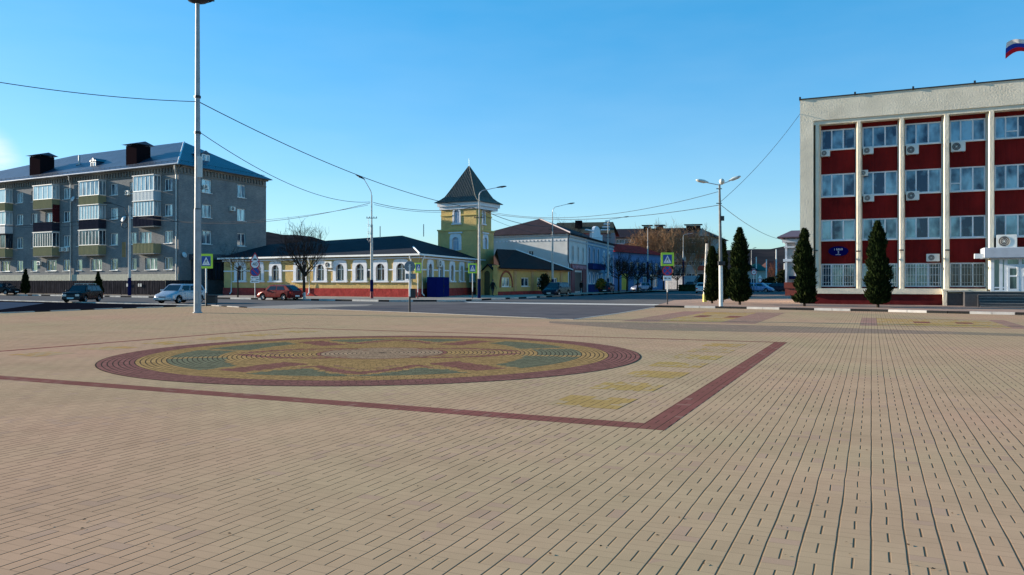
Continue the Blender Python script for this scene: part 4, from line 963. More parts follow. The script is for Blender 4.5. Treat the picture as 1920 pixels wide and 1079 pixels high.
m2.box(-GW, 0, -.2, 0, hW-.3, hW-.05); m2.build('dentils', TRIM, wh)
mb = MB(); ra, rb2 = Wf.s_(1069.5), Wf.s_(1098); mb.box(ra, dsa, -.16, 0, 0, 3.4); mb.box(dsb, rb2, -.16, 0, 0, 3.4); mb.box(ra, rb2, -.16, 0, 3.4, 4.3); po2 = mb.build('shop_front', mat('dark_red_shopfront', (.14, .02, .03), .6, var=.2), wh)
mb = MB(); mb.box(dsa, dsb, .1, .16, .25, 3.1); mb.box(dsa+.3, dsb-1.6, .06, .1, .3, 2.9); mb.build('door', mat('dark_door', (.02, .015, .02), .4), po2)
# shop sign: unreadable pink script
mb = MB(); random.seed(5); x = ra+.6
while x < rb2-.8:
    w_ = random.uniform(.25, .5); pts = [(x+w_*t_, -.2, 3.85+.26*sin(t_*6+random.random()*2)) for t_ in (0, .25, .5, .75, 1)]; mb.tube(pts, .045, 5); x += w_+.12
mb.build('sign_script', mat('pink_sign_paint', (.5, .28, .34), .6), po2)
mb = MB(); mb.tube([(-.15, -.3, hW-.2), (-.15, -.15, hW-.9), (-.15, -.15, 4.6), (.7, -.15, 4.1), (.7, -.15, .4)], .08, 6); mb.build('downpipe', DARKM, wh)
WR = seam_mat('brown_blue_roof', (.028, .02, .026), .5, 0, .8, 0, .03)
ap = at(1012, 120); zr = hz(410.5, 120); k = L3(Wf, ap, zr); g0 = Wf.local(WG_.pt(-GW-.5, -.5)); cc = Wf.local(WG_.pt(.5, -.5))
k2 = (WL-6, 6, zr-.2)
mb = MB(); P0 = (g0[0], g0[1], hW); P1 = (-.5, -.55, hW); P2 = (WL+.4, -.55, hW); P3 = (WL+.4, 13, hW)
mb.add([P0, P1, k], [(0, 1, 2)]); mb.add([P1, P2, k2, k], [(0, 1, 2, 3)]); mb.add([P2, P3, k2], [(0, 1, 2)]); mb.add([P3, P0, k, k2], [(0, 1, 2, 3)]); mb.add([(p[0], p[1], hW-.12) for p in (P0, P1, P2, P3)], [(0, 1, 2, 3)])
mb.add([(P0[0], P0[1], hW-.12), (P1[0], P1[1], hW-.12), P1, P0], [(0, 1, 2, 3)]); mb.add([(P1[0], P1[1], hW-.12), (P2[0], P2[1], hW-.12), P2, P1], [(0, 1, 2, 3)])
wr = mb.build('roof', WR, wh); mb = MB(); mb.tube([P1, k], .12, 6); mb.build('hip_flashing', mat('dull_flashing', (.35, .3, .3), .5), wr)
# curved gable ornament
sa, sb = Wf.s_(1098), Wf.s_(1127); z0 = hW-.1; mb = MB(); L_ = sb-sa
oz = lambda py: Wf.z(1112, py)
mb.prism([(sa+L_*.3, z0), (sb, z0), (sb, oz(437)), (sa+L_*.86, oz(437)), (sa+L_*.84, oz(431))]+[(sa+L_*.64+L_*.2*cos(t_), oz(431)+(oz(423)-oz(431))*sin(t_)) for t_ in [pi*i/8 for i in range(1, 8)]]+[(sa+L_*.44, oz(431)), (sa+L_*.42, oz(437)), (sa+L_*.3, oz(438))], -.25, .15, 'y'); 
mb.prism([(sa, oz(434)), (sa+L_*.42, oz(433)), (sa+L_*.42, oz(436)), (sa, oz(436.5))], -.3, .1, 'y'); mb.build('gable_ornament', TRIM, wh)

# house behind with striped gable
Hb = Fr(at(1045, 158), 90+12); r = thing('gabled_house', 'brown roofed house with striped gable rising behind the corner house', 'building', (*Hb.O, 0), Hb.rz)
w = Hb.s_(1145); zr = Hb.z(1100, 413); he = Hb.z(1100, 436); ew = Hb.s_(1136)
mb = MB(); mb.box(0, w, 0, 12, 0, he); mb.add([(w, 0, he), (w, 12, he), (ew+.6, 6, zr-.1)], [(0, 1, 2)]); mb.build('wall', mat('dull_pink_render', (.3, .24, .25), .9), r)
mb = MB(); mb.add([(-1, -.6, he-.2), (w+.8, -.6, he-.2), (ew+.9, 6, zr), (-1, 6, zr), (-1, 12.6, he-.2), (w+.8, 12.6, he-.2)], [(0, 1, 2, 3), (3, 2, 5, 4)]); rr = mb.build('roof', mat('mossy_brown_roof', (.06, .065, .055), .8, var=.3), r)
mb = MB(); mb.box(w*.31, w*.31+1.3, 2, 3.3, he+1, zr+.1); mb.build('chimney', CHM, rr)
mb = MB()
for i in range(4): z = he+.3+i*.55; mb.box(w*.82+i*.3, w-.1, -.75, -.62, z, z+.25)
mb.build('gable_stripes', TRIM, r)

# red roofed shop row
Rf = Fr(at(1151, 151), 31.0); r = thing('shop_row', 'low blue fronted shop row under a bright red metal roof', 'building', (*Rf.O, 0), Rf.rz)
RL = Rf.s_(1247); hR = Rf.z(1160, 472); sh = []
for i in range(8): a = RL*(i+.3)/8; sh.append((a, a+RL*.06, 3.9, 5.6))
ya, yb = Rf.s_(1165.5), Rf.s_(1178.5); sh.append((ya, yb, .1, 3.3))
for a_, b_ in ((1188, 1200), (1205, 1214), (1219, 1234)): sh.append((Rf.s_(a_), Rf.s_(b_), .5, 3.2))
mb = MB(); wall(mb, 0, RL, 0, hR, sh, depth=.25); mb.quad((0, 9, 0), (0, 0, 0), (0, 0, hR), (0, 9, hR)); mb.quad((RL, 0, 0), (RL, 9, 0), (RL, 9, hR), (RL, 0, hR)); mb.build('wall', mat('sky_blue_render', (.13, .2, .36), .9, var=.2), r)
for a, b, c, d in sh[:8]: window(r, None, a, b, c, d, .15, WHITE, GLC, (.5,), (), .08)
for a, b, c, d in sh[9:]: window(r, None, a, b, c, d, .15, WHITE, GLA, (.33, .66), (.75,), .1)
a, b, c, d = sh[8]; mb = MB(); mb.box(a, (a+b)/2-.05, .1, .2, c, d); mb.box((a+b)/2+.05, b, .12, .2, c, d); mb.build('door', mat('bright_yellow_door', (.75, .45, .03), .5, var=.1), r)
mb = MB(); zr = Rf.z(1151, 452); mb.add([(-.6, -.6, hR-.1), (RL+.5, -.6, hR-.1), (RL-4, 4.5, zr), (1.0, 4.5, zr), (RL+.5, 9.6, hR-.1), (-.6, 9.6, hR-.1)], [(0, 1, 2, 3), (1, 4, 2), (4, 5, 3, 2), (5, 0, 3)]); mb.build('roof', seam_mat('red_metal_roof', (.5, .02, .015), .4, 0, .9, 0, .03), r)

# distant four-storey block
Df = Fr(at(1140, 208), 90+14); DW = Df.s_(1333); r = thing('apartment_building', 'distant four storey block with white walls, red balconies and dark brown roof', 'building', (*Df.O, 0), Df.rz)
hD = Df.z(1320, 444); DE = Fr(Df.pt(DW), 25.0); MD = DE.rel(Df); DEW = DE.s_(1362)
dh = []; zrow_ = [(Df.z(1320, a+8), Df.z(1320, a)) for a in (447, 468, 490, 513)]
cols = [1150+i*10.5 for i in range(18)]
for px in cols:
    for c, d in zrow_: dh.append((Df.s_(px)-.75, Df.s_(px)+.75, c, d))
mb = MB(); wall(mb, 0, DW, 0, hD, dh, depth=.25); m2 = MB(MD); wall(m2, 0, DEW, 0, hD, [], depth=.2); mb.add(m2.v, m2.f); mb.quad((0, 10, 0), (0, 0, 0), (0, 0, hD), (0, 10, hD)); mb.build('wall', mat('dirty_white_render', (.34, .31, .29), .9, var=.25, sc=.3), r)
for a, b, c, d in dh: window(r, None, a, b, c, d, .12, WHITE, GLC, (.5,), (), .1)
RBK = mat('red_brick_balcony', (.30, .07, .045), .85, var=.2)
for px0, px1 in ((1304, 1332), (1216, 1236), (1172, 1192)):
    for c, d in zrow_[:3]:
        a, b = Df.s_(px0), Df.s_(px1); mb = MB(); mb.box(a, b, -1.1, 0, c-1.2, c-.0); mb.build('balcony', RBK, r)
mb = MB(); zr = Df.z(1300, 423.5); p3 = Df.local(DE.pt(DEW+.6, -.6)); mb.add([(-.6, -.7, hD), (DW+.7, -.7, hD), (DW-3, 8, zr), (-.6, 8, zr), (p3[0], p3[1], hD), (-.6, p3[1], hD)], [(0, 1, 2, 3), (1, 4, 2), (4, 5, 3, 2)])
mb.add([(-.6, -.7, hD-.1), (DW+.7, -.7, hD-.1), (p3[0], p3[1], hD-.1), (-.6, p3[1], hD-.1)], [(0, 1, 2, 3)]); rr = mb.build('roof', seam_mat('dark_brown_roof', (.02, .015, .022), .5, 0, .8, 0, .02), r)
for px in (1210, 1234, 1292, 1306): s = Df.s_(px); mb = MB(); mb.box(s-.9, s+.9, 5.5, 7.5, zr-2, zr+.4); mb.box(s-1.4, s+1.4, 5, 8, zr+.6, zr+.75); mb.build('chimney', CHM, rr)
mb = MB(); s = Df.s_(1320); mb.add([(Df.s_(1303), -1.2, hD), (Df.s_(1331), -1.2, hD), (Df.s_(1317), -1.2, hD+2.2), (Df.s_(1303), 4, hD), (Df.s_(1331), 4, hD), (Df.s_(1317), 6, hD+2.2)], [(0, 1, 2), (0, 2, 5, 3), (1, 4, 5, 2)]); mb.build('gable', mat('dirty_white_render', (.34, .31, .29), .9), r)
# white railing wall before it
p0, p1 = at(1240, 178), at(1322, 172); fr_ = fence_run(p0, p1, 0, 3.0, mat('white_fence_boards', (.5, .5, .52), .8, var=.3), 'white slatted fence before the distant flats', pan=3)
fr_.location.z = 0
# clipped hedge
def leafy(loc, size, n, m, name, label, cat, seed, leaf=.14, shape='box', rz=0, group=None):
    R = random.Random(seed); mb = MB(); sx, sy, sz = size
    for i in range(n):
        if shape == 'box': p = Vector((R.uniform(-sx, sx), R.uniform(-sy, sy), R.uniform(0, sz))); k_ = R.randrange(3); p[k_] = (R.choice((-1, 1))*size[k_] if k_ < 2 else sz)*R.uniform(.85, 1.05)
        else:
            a = R.uniform(0, 2*pi); e = R.uniform(-.4, 1.5); rr = R.uniform(.6, 1.08); p = Vector((cos(a)*cos(e)*sx*rr, sin(a)*cos(e)*sy*rr, sz*.45+sin(e)*sz*.55*rr))
        u = Vector((R.uniform(-1, 1), R.uniform(-1, 1), R.uniform(-1, 1))).normalized(); v = u.cross(Vector((R.random(), R.random(), 1))).normalized(); l_ = leaf*R.uniform(.6, 1.3)
        mb.add([p-u*l_, p-v*l_*.5, p+u*l_, p+v*l_*.5], [(0, 1, 2, 3)])
    if shape == 'box': mb.box(-sx*.85, sx*.85, -sy*.8, sy*.8, 0, sz*.86)
    else: mb.lathe([(sx*.2, 0), (sx*.55, sz*.3), (sx*.5, sz*.7), (sx*.1, sz*.9)], n=8)
    o = mb.build('foliage', m); r_ = thing(name, label, cat, (*loc, 0), rz, group); o.parent = r_; return r_
HG = mat('dark_green_leaves', (.03, .055, .025), .85, var=.4, sc=2); BG = mat('bush_leaves', (.025, .03, .015), .9, var=.4, sc=2); BGY = mat('yellowish_bush_leaves', (.16, .15, .03), .9, var=.4, sc=2)
leafy(G(1294, 546.5), (1.9, .6, 1.1), 1500, HG, 'hedge', 'small clipped green hedge at the end of the street', 'hedge', 1)
leafy(at(1021, 100), (.9, .9, 2.6), 900, BG, 'bush', 'dark bushy shrub between the low ochre house and the dark parked car', 'bush', 2, shape='r')
leafy(at(1127, 118.5), (.9, .9, 2.1), 900, BGY, 'bush', 'yellowish shrub against the blue house front', 'bush', 3, shape='r')
leafy(at(1316, 165), (1.6, 1.6, 3.2), 900, BG, 'bush', 'dark shrub far down the street behind the leaning pole', 'bush', 4, shape='r')
# ================================================================== OFFICE BUILDING
O = Fr(at(1500, 57), 115.5)
of = thing('office_building', 'four storey office building with white concrete pillars and dark red panels', 'building', (*O.O, 0), O.rz)
OW = mat('rough_white_concrete', (.74, .66, .52), .95, var=.16, sc=.7, bump=.6, bsc=9, bd=.05); OR_ = seam_mat('dark_red_panels', (.14, .008, .008), .3, 0, .75, 0, .012)
PL2 = mat('maroon_plinth', (.13, .02, .02), .8, var=.2, bump=.3); OFR = mat('office_window_frame', (.66, .70, .74), .45, var=.06)
zt = O.z(1500, 188); OL = 34.0; RC = .75                    # RC: how far the panel plane is set back
def oz(px, py): return hz(py, O.Z(px)+RC*cos(radians(25.5))*1.0)
Q = Fr(O.pt(0, RC), O.az)                                    # plane of the windows
def qs(px): return Q.s_(px)
def qz(px, py): return Q.z(px, py)
pil = [(1525, 1538), (1603, 1616), (1683, 1697), (1766, 1782), (1850, 1867)]
pp = [(O.s_(a), O.s_(b)) for a, b in pil]; st = pp[4][0]-pp[3][0]
while pp[-1][1] < OL: pp.append((pp[-1][0]+st*.985, pp[-1][1]+st*.985))
zb_top = O.z(1540, 226); zl_ = O.z(1540, 233.5)
zled0, zled1 = O.z(1560, 551), O.z(1560, 541)
rws = [(qz(1570, b), qz(1570, a)) for a, b in ((495, 538), (412, 451), (326, 369), (242.5, 281))]
# concrete frame
mb = MB(); mb.box(0, OL, 0, 11, zb_top, zt); mb.box(0, pp[0][0], 0, 11, zled0, zb_top); mb.box(pp[0][0], OL, .08, RC+.3, zl_, zb_top)
mb.box(.12, O.s_(1850), -.12, RC, zled0, zled1); mb.box(OL-.3, OL, 0, 11, 0, zb_top); mb.box(0, OL, 10.7, 11.02, 0, zb_top)
mb.box(.0, .3, 0, 11, 0, zled0)
mb.build('wall', OW, of)
for a, b in pp:
    if b > OL: break
    m = MB(); w = b-a; z0 = zled1 if a < pp[4][0]-.1 else .9
    m.add([(a, RC, z0), (a+w*.34, .04, z0), (b-w*.2, .04, z0), (b, RC, z0), (a, RC, zl_), (a+w*.34, .04, zl_), (b-w*.2, .04, zl_), (b, RC, zl_)], [(0, 1, 5, 4), (1, 2, 6, 5), (2, 3, 7, 6), (0, 3, 2, 1), (4, 5, 6, 7)])
    if a > pp[0][0]+.1 or True: m.build('pillar', OW, of)
mb = MB(); zz = [zled1]+[z for c, d in rws for z in (c, d)]+[zl_]
for i in range(0, len(zz), 2): mb.box(pp[0][0]+.05, OL, RC, RC+.2, zz[i], zz[i+1])
mb.box(.3, OL, RC+.25, RC+.4, 0, zl_); mb.build('panel', OR_, of)
mb = MB(); mb.box(O.s_(1528), O.s_(1775), .06, RC, 0, zled0); mb.box(O.s_(1775), O.s_(1850), .3, RC, 0, zled0); mb.build('plinth', PL2, of)
mb = MB(); mb.box(-.06, OL, -.06, 11.1, zt, zt+.07); 
for i in range(9): mb.box(i*3.6-.05, i*3.6+.07, -.1, -.0, zt-.02, zt+.2)
mb.build('roof_edge', DARKM, of)
for bi in range(len(pp)-1):
    a, b = pp[bi][1]+.0, pp[bi+1][0]
    if b > OL: break
    for ri, (c, d) in enumerate(rws):
        if bi == 4 and ri == 0: continue
        vm = (.31, .65); hm = ()
        if bi == 4 and ri == 3: hm = ((.32, (.31, .65)),)
        if bi == 3 and ri == 2: hm = ((.34, (0, .31)),)
        window(of, None, a, b, c, d, RC+.03, OFR, GLB if ri or bi < 3 else GLC, vm, hm, .085, WHITE if ri else None, grille=(OFR if bi < 3 else GREYM) if ri == 0 else None, split=True)
# door leaf in third ground-floor bay, dark patch
OF_AC = [(1548, 288, .62, .45, 'under the top window of the first bay'), (1628, 283, .68, .48, 'under the top window of the second bay'), (1710.5, 281.5, .78, .6, 'under the top window of the third bay'), (1796, 275.5, .85, .65, 'under the top window of the fourth bay'),
         (1629, 372, .68, .48, 'under the third floor window of the second bay'), (1711, 367.5, .8, .6, 'under the third floor window of the third bay'), (1749, 483.5, .8, .5, 'low on the red panel of the third bay'), (1620.5, 325, .5, .4, 'above the third floor window of the second bay')]
for px, py, w, h, lb in OF_AC: aircon(Q, px, py, 'air conditioner on the office '+lb, w, h, .3, y=-.02)
m = MB(); 
# entrance: canopy, glazed porch, platform, steps
e0 = O.s_(1850); en = thing('entrance_porch', 'glazed white entrance porch with slab canopy and steps', 'porch', (*O.pt(e0), 0), O.rz)
EX = 12.0; cy = -2.0
Cf = Fr(O.pt(0, cy), O.az)                                    # canopy front plane
ca = Cf.s_(1845)-e0; zc0, zc1 = Cf.z(1860, 484), Cf.z(1860, 464.5)
mb = MB(); mb.bbox(ca, EX, cy, RC, zc0, zc1, .03); cano = mb.build('canopy', mat('grey_canopy_sheet', (.42, .45, .5), .5, var=.1), en); mb = MB(); mb.box(ca-.5, ca-.02, cy+.1, cy+.6, zc0-.02, zc0+.28); mb.build('floodlight', WHITE, cano)
zst = 1.02
Pq = Fr(O.pt(0, cy+.55), O.az); sx = lambda px: Pq.s_(px)-e0
GLP = glass_mat('porch_glass', (.03, .07, .09), (.16, .26, .28), .4, metal=.3)
yf = cy+.55; zto = zc0; m = MB()
x0, x1, x2, x3 = sx(1861), sx(1877), sx(1886), sx(1913)
xe = EX-.5; bars = [x0, x1, x2-.0, x3, x3+ (x3-x2)]
for x in bars: m.box(x-.09, x+.09, yf, yf+.12, zst, zto)
m.box(x0+.09, xe, yf+.003, yf+.11, zst, zst+.12); m.box(x0+.09, xe, yf+.003, yf+.11, zto-.1, zto); zdo = Pq.z(1900, 500); m.box(x2+.09, xe, yf+.003, yf+.11, zdo, zdo+.14); m.box(x0+.09, x2-.09, yf+.003, yf+.11, Pq.z(1870, 541), Pq.z(1870, 538.5))
m.box(x0+.0, x0+.1, yf+.12, RC, zst, zst+.1); m.build('frame', OFR, en)
m = MB(); m.quad((x0, yf+.06, zst), (xe, yf+.06, zst), (xe, yf+.06, zto), (x0, yf+.06, zto)); m.quad((x0, RC, zst), (x0, yf+.06, zst), (x0, yf+.06, zto), (x0, RC, zto)); m.build('pane', GLP, en)
for da_, db_, hx in ((x2+.1, x3-.08, 1), (x3+.08, x3+(x3-x2)-.1, 0)):
    m = MB(); w = .11
    m.box(da_, da_+w, yf-.04, yf-.001, zst+.03, zdo); m.box(db_-w, db_, yf-.04, yf-.001, zst+.03, zdo); m.box(da_+w, db_-w, yf-.04, yf-.001, zst+.03, zst+.2); m.box(da_+w, db_-w, yf-.04, yf-.001, zdo-.12, zdo); m.box(da_+w, db_-w, yf-.04, yf-.001, zst+.95, zst+1.05)
    d_ = m.build('door', OFR, en); m = MB(); hx_ = db_-.1 if hx else da_+.1; m.tube([(hx_, yf-.04, zst+1.0), (hx_, yf-.14, zst+1.05), (hx_, yf-.14, zst+1.55), (hx_, yf-.04, zst+1.6)], .025, 6); m.build('handle', WHITE, d_)
    m = MB(); m.quad((da_+w, yf-.02, zst+.2), (db_-w, yf-.02, zst+.2), (db_-w, yf-.02, zdo-.12), (da_+w, yf-.02, zdo-.12)); m.build('pane', GLP, d_)
STM = mat('dark_granite_steps', (.05, .05, .055), .5, var=.25, sc=6); sl = O.s_(1775)-e0
m = MB(); m.box(sl+.9, EX, cy-.2, RC, 0, zst); m.box(sl, sl+.9, -.6, RC, 0, zst-.12)
for i in range(5): z = zst-.17*(i+1); m.box(sl+1.6+i*.0, EX, cy-.2-.34*(i+1), cy-.2-.34*i, 0, z)
m.build('steps', STM, en); m = MB()
for i in range(5): z = zst-.17*(i+1); m.box(sl+1.62, EX, cy-.205-.34*(i+1), cy-.2-.34*(i+1)+.05, z, z+.015)
m.box(sl-.02, EX, cy-.25, cy-.15, zst, zst+.05) ; m.build('step_edge', mat('worn_step_edge', (.4, .38, .34), .7), en)
m = MB(); m.box(sl-.25, sl-.02, -.8, -.0, 0, zst+.05); m.box(sl-.3, sl+1.2, -.85, .05, zst+.05, zst+.13); m.build('side_wall', OW, en)
aircon(Q, 1885, 453, 'large white air conditioner standing above the entrance canopy', 1.15, .85, .4, y=-.3)
# oval address plate: 1 МАЯ / 2
s = qs(1572); p = Q.pt(s, -.04); z = qz(1572, 471.5)
r = thing('address_sign', 'dark blue oval address plate with white letters on the red panel of the first bay', 'sign', (*p, z), O.rz)
m = MB(); m.prism([(.66*cos(2*pi*i/28), .35*sin(2*pi*i/28)) for i in range(28)], -.02, .03, 'y'); m.build('plate', mat('navy_enamel', (.003, .005, .08), .8, var=.05), r)
LTR = mat('white_sign_letters', (.75, .75, .8), .5, var=0)
text_mesh('lettering', '1 МАЯ', .2, LTR, r, Matrix.Translation((0, -.025, .12)) @ RX90); text_mesh('lettering', '2', .24, LTR, r, Matrix.Translation((0, -.025, -.08)) @ RX90)
m = MB(); m.box(-.18, .16, -.026, -.02, -.26, -.235); m.build('lettering', LTR, r)
# small camera on pillar and wall lamp brackets
for px, py in ((1690, 469), (1530, 470), (1610, 471), (1776, 469)):
    s = O.s_(px); p = O.pt(s, -.05); mb = MB(); mb.tube([(0, .08, 0), (0, -.22, -.02)], .05, 6); mb.box(-.14, .14, -.3, -.1, -.06, .02); o = mb.build('wall_lamp', DARKM); o.location = (*p, hz(py, p[1])); o.rotation_euler = (0, 0, O.rz)
    tag(o, 'small dark lamp bracket on the pillar at the '+{1690: 'right of the second bay', 1530: 'left corner of the office', 1610: 'right of the first bay', 1776: 'right of the third bay'}[px], 'wall lamp', 'small lamps on the office pillars')
# flag on the roof
fp = at(1945, 49); fz = zt
r = thing('flag', 'white blue and red striped flag flying above the office roof', 'flag', (*fp, fz), radians(0))
m = MB(); m.tube([(0, 0, 0), (0, 0, 5.2)], .04, 8); m.build('pole', WHITE, r)
m = MB(); nx, nz = 24, 9; gz = hz(77, 49)-fz
for i in range(nx+1):
    for j in range(nz+1):
        u, v = i/nx, j/nz; x = -1.75*u; zz = gz+.35-.8*v-.25*u-.2*u*u+.1*sin(u*9+v*2); y = .22*sin(u*8+v*1.5)*u+.35*u*v
        m.v.append(Vector((x, y, zz)))
for i in range(nx):
    for j in range(nz): a = i*(nz+1)+j; m.f.append([a, a+1, a+nz+2, a+nz+1]); m.mi.append(j*3//nz)
m.build('cloth', [mat('flag_white', (.75, .75, .78), .8, var=.05), mat('flag_blue', (.02, .06, .4), .8, var=.05), mat('flag_red', (.6, .02, .04), .8, var=.05)], r, 180)
# pinkish pilastered building behind, at the right of the street
Kf = Fr(at(1474, 92), 115.5); r = thing('pink_building', 'pale pink building with moulded pilasters and brown eaves seen between two thujas', 'building', (*Kf.O, 0), Kf.rz)
hk = Kf.z(1480, 447); PK = mat('pale_pink_stucco', (.50, .42, .38), .9, var=.12); w = 14
mb = MB(); mb.box(0, w, 0, 14, 1.6, hk); mb.build('wall', PK, r); mb = MB(); mb.box(-.1, w+.1, -.12, 14.1, 0, .9); mb.box(-.2, w+.2, -.2, 14.2, .9, 1.6); mb.build('plinth', mat('brick_red_plinth', (.3, .08, .06), .85), r)
mb = MB(); zm = Kf.z(1480, 491); mb.box(-.1, .12, -.12, 1, 1.6, hk); mb.box(1.0, 1.25, -.12, 0, 1.6, hk); mb.box(-.3, w, -.28, 1, zm, zm+.3); mb.box(-.4, w, -.4, 14, hk-.5, hk-.1); mb.box(-.2, w, -.2, 14, hk-1.1, hk-.95); mb.build('mouldings', TRIM, r)
mb = MB(); mb.box(-.9, w+1, -.9, 15, hk, hk+.12); mb.add([(-.9, -.9, hk+.12), (w+1, -.9, hk+.12), (w+1, 7, hk+1.3), (-.2, 7, hk+1.3), (-.9, 15, hk+.12), (w+1, 15, hk+.12)], [(0, 1, 2, 3), (3, 2, 5, 4), (0, 3, 4)]); mb.build('roof', mat('brown_purple_roof', (.1, .05, .06), .6), r)
mb = MB(); a = .35; mb.box(a, a+1.0, -.5, -.02, zm-2.0, zm-1.7); mb.prism([(a-.1, zm-1.65), (a+1.1, zm-1.65), (a+.9, zm-2.1)], -.6, -.51, 'y'); mb.build('wall_bracket', NAVY, r)
# small houses far at the right of the street
for px0, px1, Z, ye, yr_, wc, rc, lb in ((1396, 1418, 175, 508, 493, (.35, .36, .33), (.03, .03, .035), 'pale house with dark roof behind the speed sign'), (1418, 1437, 180, 508, 494, (.38, .4, .36), (.03, .1, .09), 'pale house with green roof far down the road'), (1437, 1474, 230, 505, 489, (.16, .08, .06), (.06, .035, .035), 'dark brick house with brown roof far down the road')):
    H_ = Fr(at(px0, Z), 92); r = thing('distant_house', lb, 'house', (*H_.O, 0), H_.rz); w = H_.s_(px1); he = H_.z(px0, ye); zr = H_.z(px0, yr_)
    mb = MB(); wall(mb, 0, w, 0, he, [(w*.2, w*.2+1, 1, 2.4), (w*.6, w*.6+1, 1, 2.4)]); mb.quad((0, 8, 0), (0, 0, 0), (0, 0, he), (0, 8, he)); mb.quad((w, 0, 0), (w, 8, 0), (w, 8, he), (w, 0, he)); mb.build('wall', mat('house_wall_'+str(px0), wc, .9), r)
    for f in (.2, .6): window(r, None, w*f, w*f+1, 1, 2.4, .1, WHITE, GLC)
    mb = MB(); mb.add([(-.5, -.5, he), (w+.5, -.5, he), (w*.75, 4, zr), (w*.25, 4, zr), (w+.5, 8.5, he), (-.5, 8.5, he)], [(0, 1, 2, 3), (1, 4, 2), (4, 5, 3, 2), (5, 0, 3)]); mb.build('roof', mat('house_roof_'+str(px0), rc, .7), r)
# wall/trees strip far behind everything at street level
leafy(at(1455, 165), (3.2, 1.5, 2.6), 1800, BG, 'shrub', 'low dark shrubs between the far houses and parked cars', 'bush', 9, .25, shape='r')
leafy(at(1470, 140), (1.5, 1.5, 3.6), 1200, BG, 'shrub', 'dark shrub beside the pale pink building', 'bush', 10, .25, shape='r')

# ================================================================== STREET LAMPS AND POLES
def base_paint(m_root, parent, r0, z0, z1, mm, name='painted_base', n=10):
    q = MB(); q.tube([(0, 0, z0), (0, 0, z1)], [r0+.006, r0+.004], n); return q.build(name, mm, parent)
def street_lamp(px, py, topy, hx, hy, label, r0=.15, r1=.09, bands=(), head='cobra', Z=None, orn=None, back=0):
    Z = Z or CH*F/(py-HY); x, y = at(px, Z); H = hz(topy, Z); z0 = .1
    r = thing('street_lamp', label, 'street lamp', (x, y, 0), 0, 'street lamps along the road'); 
    m = MB(); m.tube([(0, 0, 0), (0, 0, H*.72)], [r0, (r0+r1*2)/3], 10); m.tube([(0, 0, H*.72), (0, 0, H)], [r1*.75, r1*.6], 8); m.build('pole', CONC, r, 40)
    for (za, zb, mm) in bands: base_paint(m, r, r0, za, zb, mm)
    dx = (hx-px)*Z/F; dz = hz(hy, Z)-H; L_ = abs(dx)
    m = MB(); sgn = 1 if dx > 0 else -1
    m.tube([(0, 0, H), (sgn*.06, back*.1, H+dz*.25), (sgn*.3, back*.3, H+dz*.55), (dx-sgn*.45, back, H+dz*.93)], [.04, .04, .035, .03], 7); m.build('arm', GALV, r, 60)
    sl_ = atan2(dz*.35, L_); M_ = Matrix.Translation((dx-sgn*.5, back, H+dz*.92)) @ Matrix.Rotation(-sl_*sgn, 4, 'Y')
    m = MB(M_); prof = [(0, .05, .05), (.12, .09, .07), (.4, .15, .1), (.75, .16, .1), (.98, .09, .05), (1.0, .02, .02)]
    vs = []; n = 10
    for t_, w, h in prof: vs += [(sgn*t_*.95, w*cos(2*pi*j/n), h*sin(2*pi*j/n)*(1 if sin(2*pi*j/n) > 0 else .55)) for j in range(n)]
    m.add(vs, [(i*n+j, i*n+(j+1) % n, (i+1)*n+(j+1) % n, (i+1)*n+j) for i in range(5) for j in range(n)]+[tuple(range(n))]); hd = m.build('lamp_head', DARKM, r, 50)
    m = MB(M_); m.lathe([(.0, -.085), (.1, -.08), (.13, -.04), (.13, -.02)][::-1], (sgn*.55, 0, 0), 10); m.build('diffuser', mat('lamp_diffuser', (.5, .52, .5), .2), hd)
    m = MB(); m.box(-.5, .5, -.03, .03, H*.78, H*.78+.06); 
    for xx in (-.45, .45, -.2, .2): m.tube([(xx, 0, H*.78+.06), (xx, 0, H*.78+.18)], .03, 6)
    m.build('crossarm', DARKM, r)
    if orn:
        for sg in orn:
            m = MB(); z0_ = H*.55
            for k in range(3):
                c_ = [(sg*(.2+.22*sin(t_*pi)*(1-.15*k)+.05*cos(7*t_)), 0, z0_+k*.75+t_*.9) for t_ in [i/10 for i in range(11)]]; m.tube(c_, .014, 4)
                c_ = [(sg*(.3+.12*cos(a)), 0, z0_+k*.7+.2+.12*sin(a)) for a in [i*.6 for i in range(10)]]; m.tube(c_, .012, 4)
            m.build('ornament', mat('light_garland_wire', (.3, .3, .32), .5), r)
    return r
street_lamp(697, 561.5, 367, 676, 336, 'pale concrete street lamp with blue and red base before the yellow house', bands=((0, .75, REDP), (.75, 1.85, NAVY)), orn=(-1,), back=-.6, Z=75)
street_lamp(898.5, 561, 366, 941, 351, 'white street lamp in front of the tower, lamp arm to the right', bands=((0, .1, REDP), (.1, 1.95, NAVY)), orn=(1,), Z=76)
street_lamp(1036, 553, 397, 1071, 382, 'white street lamp beside the dark parked car and the white gable wall', Z=101, bands=((0, 2.0, NAVY),))
street_lamp(1140, 549, 418, 1174, 407, 'street lamp before the blue house, fourth along the street', Z=124, bands=((0, 2.2, NAVY),))
street_lamp(1214.5, 545, 429, 1241, 424, 'distant street lamp rising out of the bare trees of the shop row', Z=152, bands=((0, 5.5, NAVY),))
street_lamp(1281, 543, 443.5, 1304, 437, 'farthest street lamp right of the yellow-framed crossing sign', Z=172, bands=((0, 6.5, NAVY),))
street_lamp(1409, 541, 470, 1415, 466, 'distant street lamp just right of the tall thujas', Z=190, r0=.12)
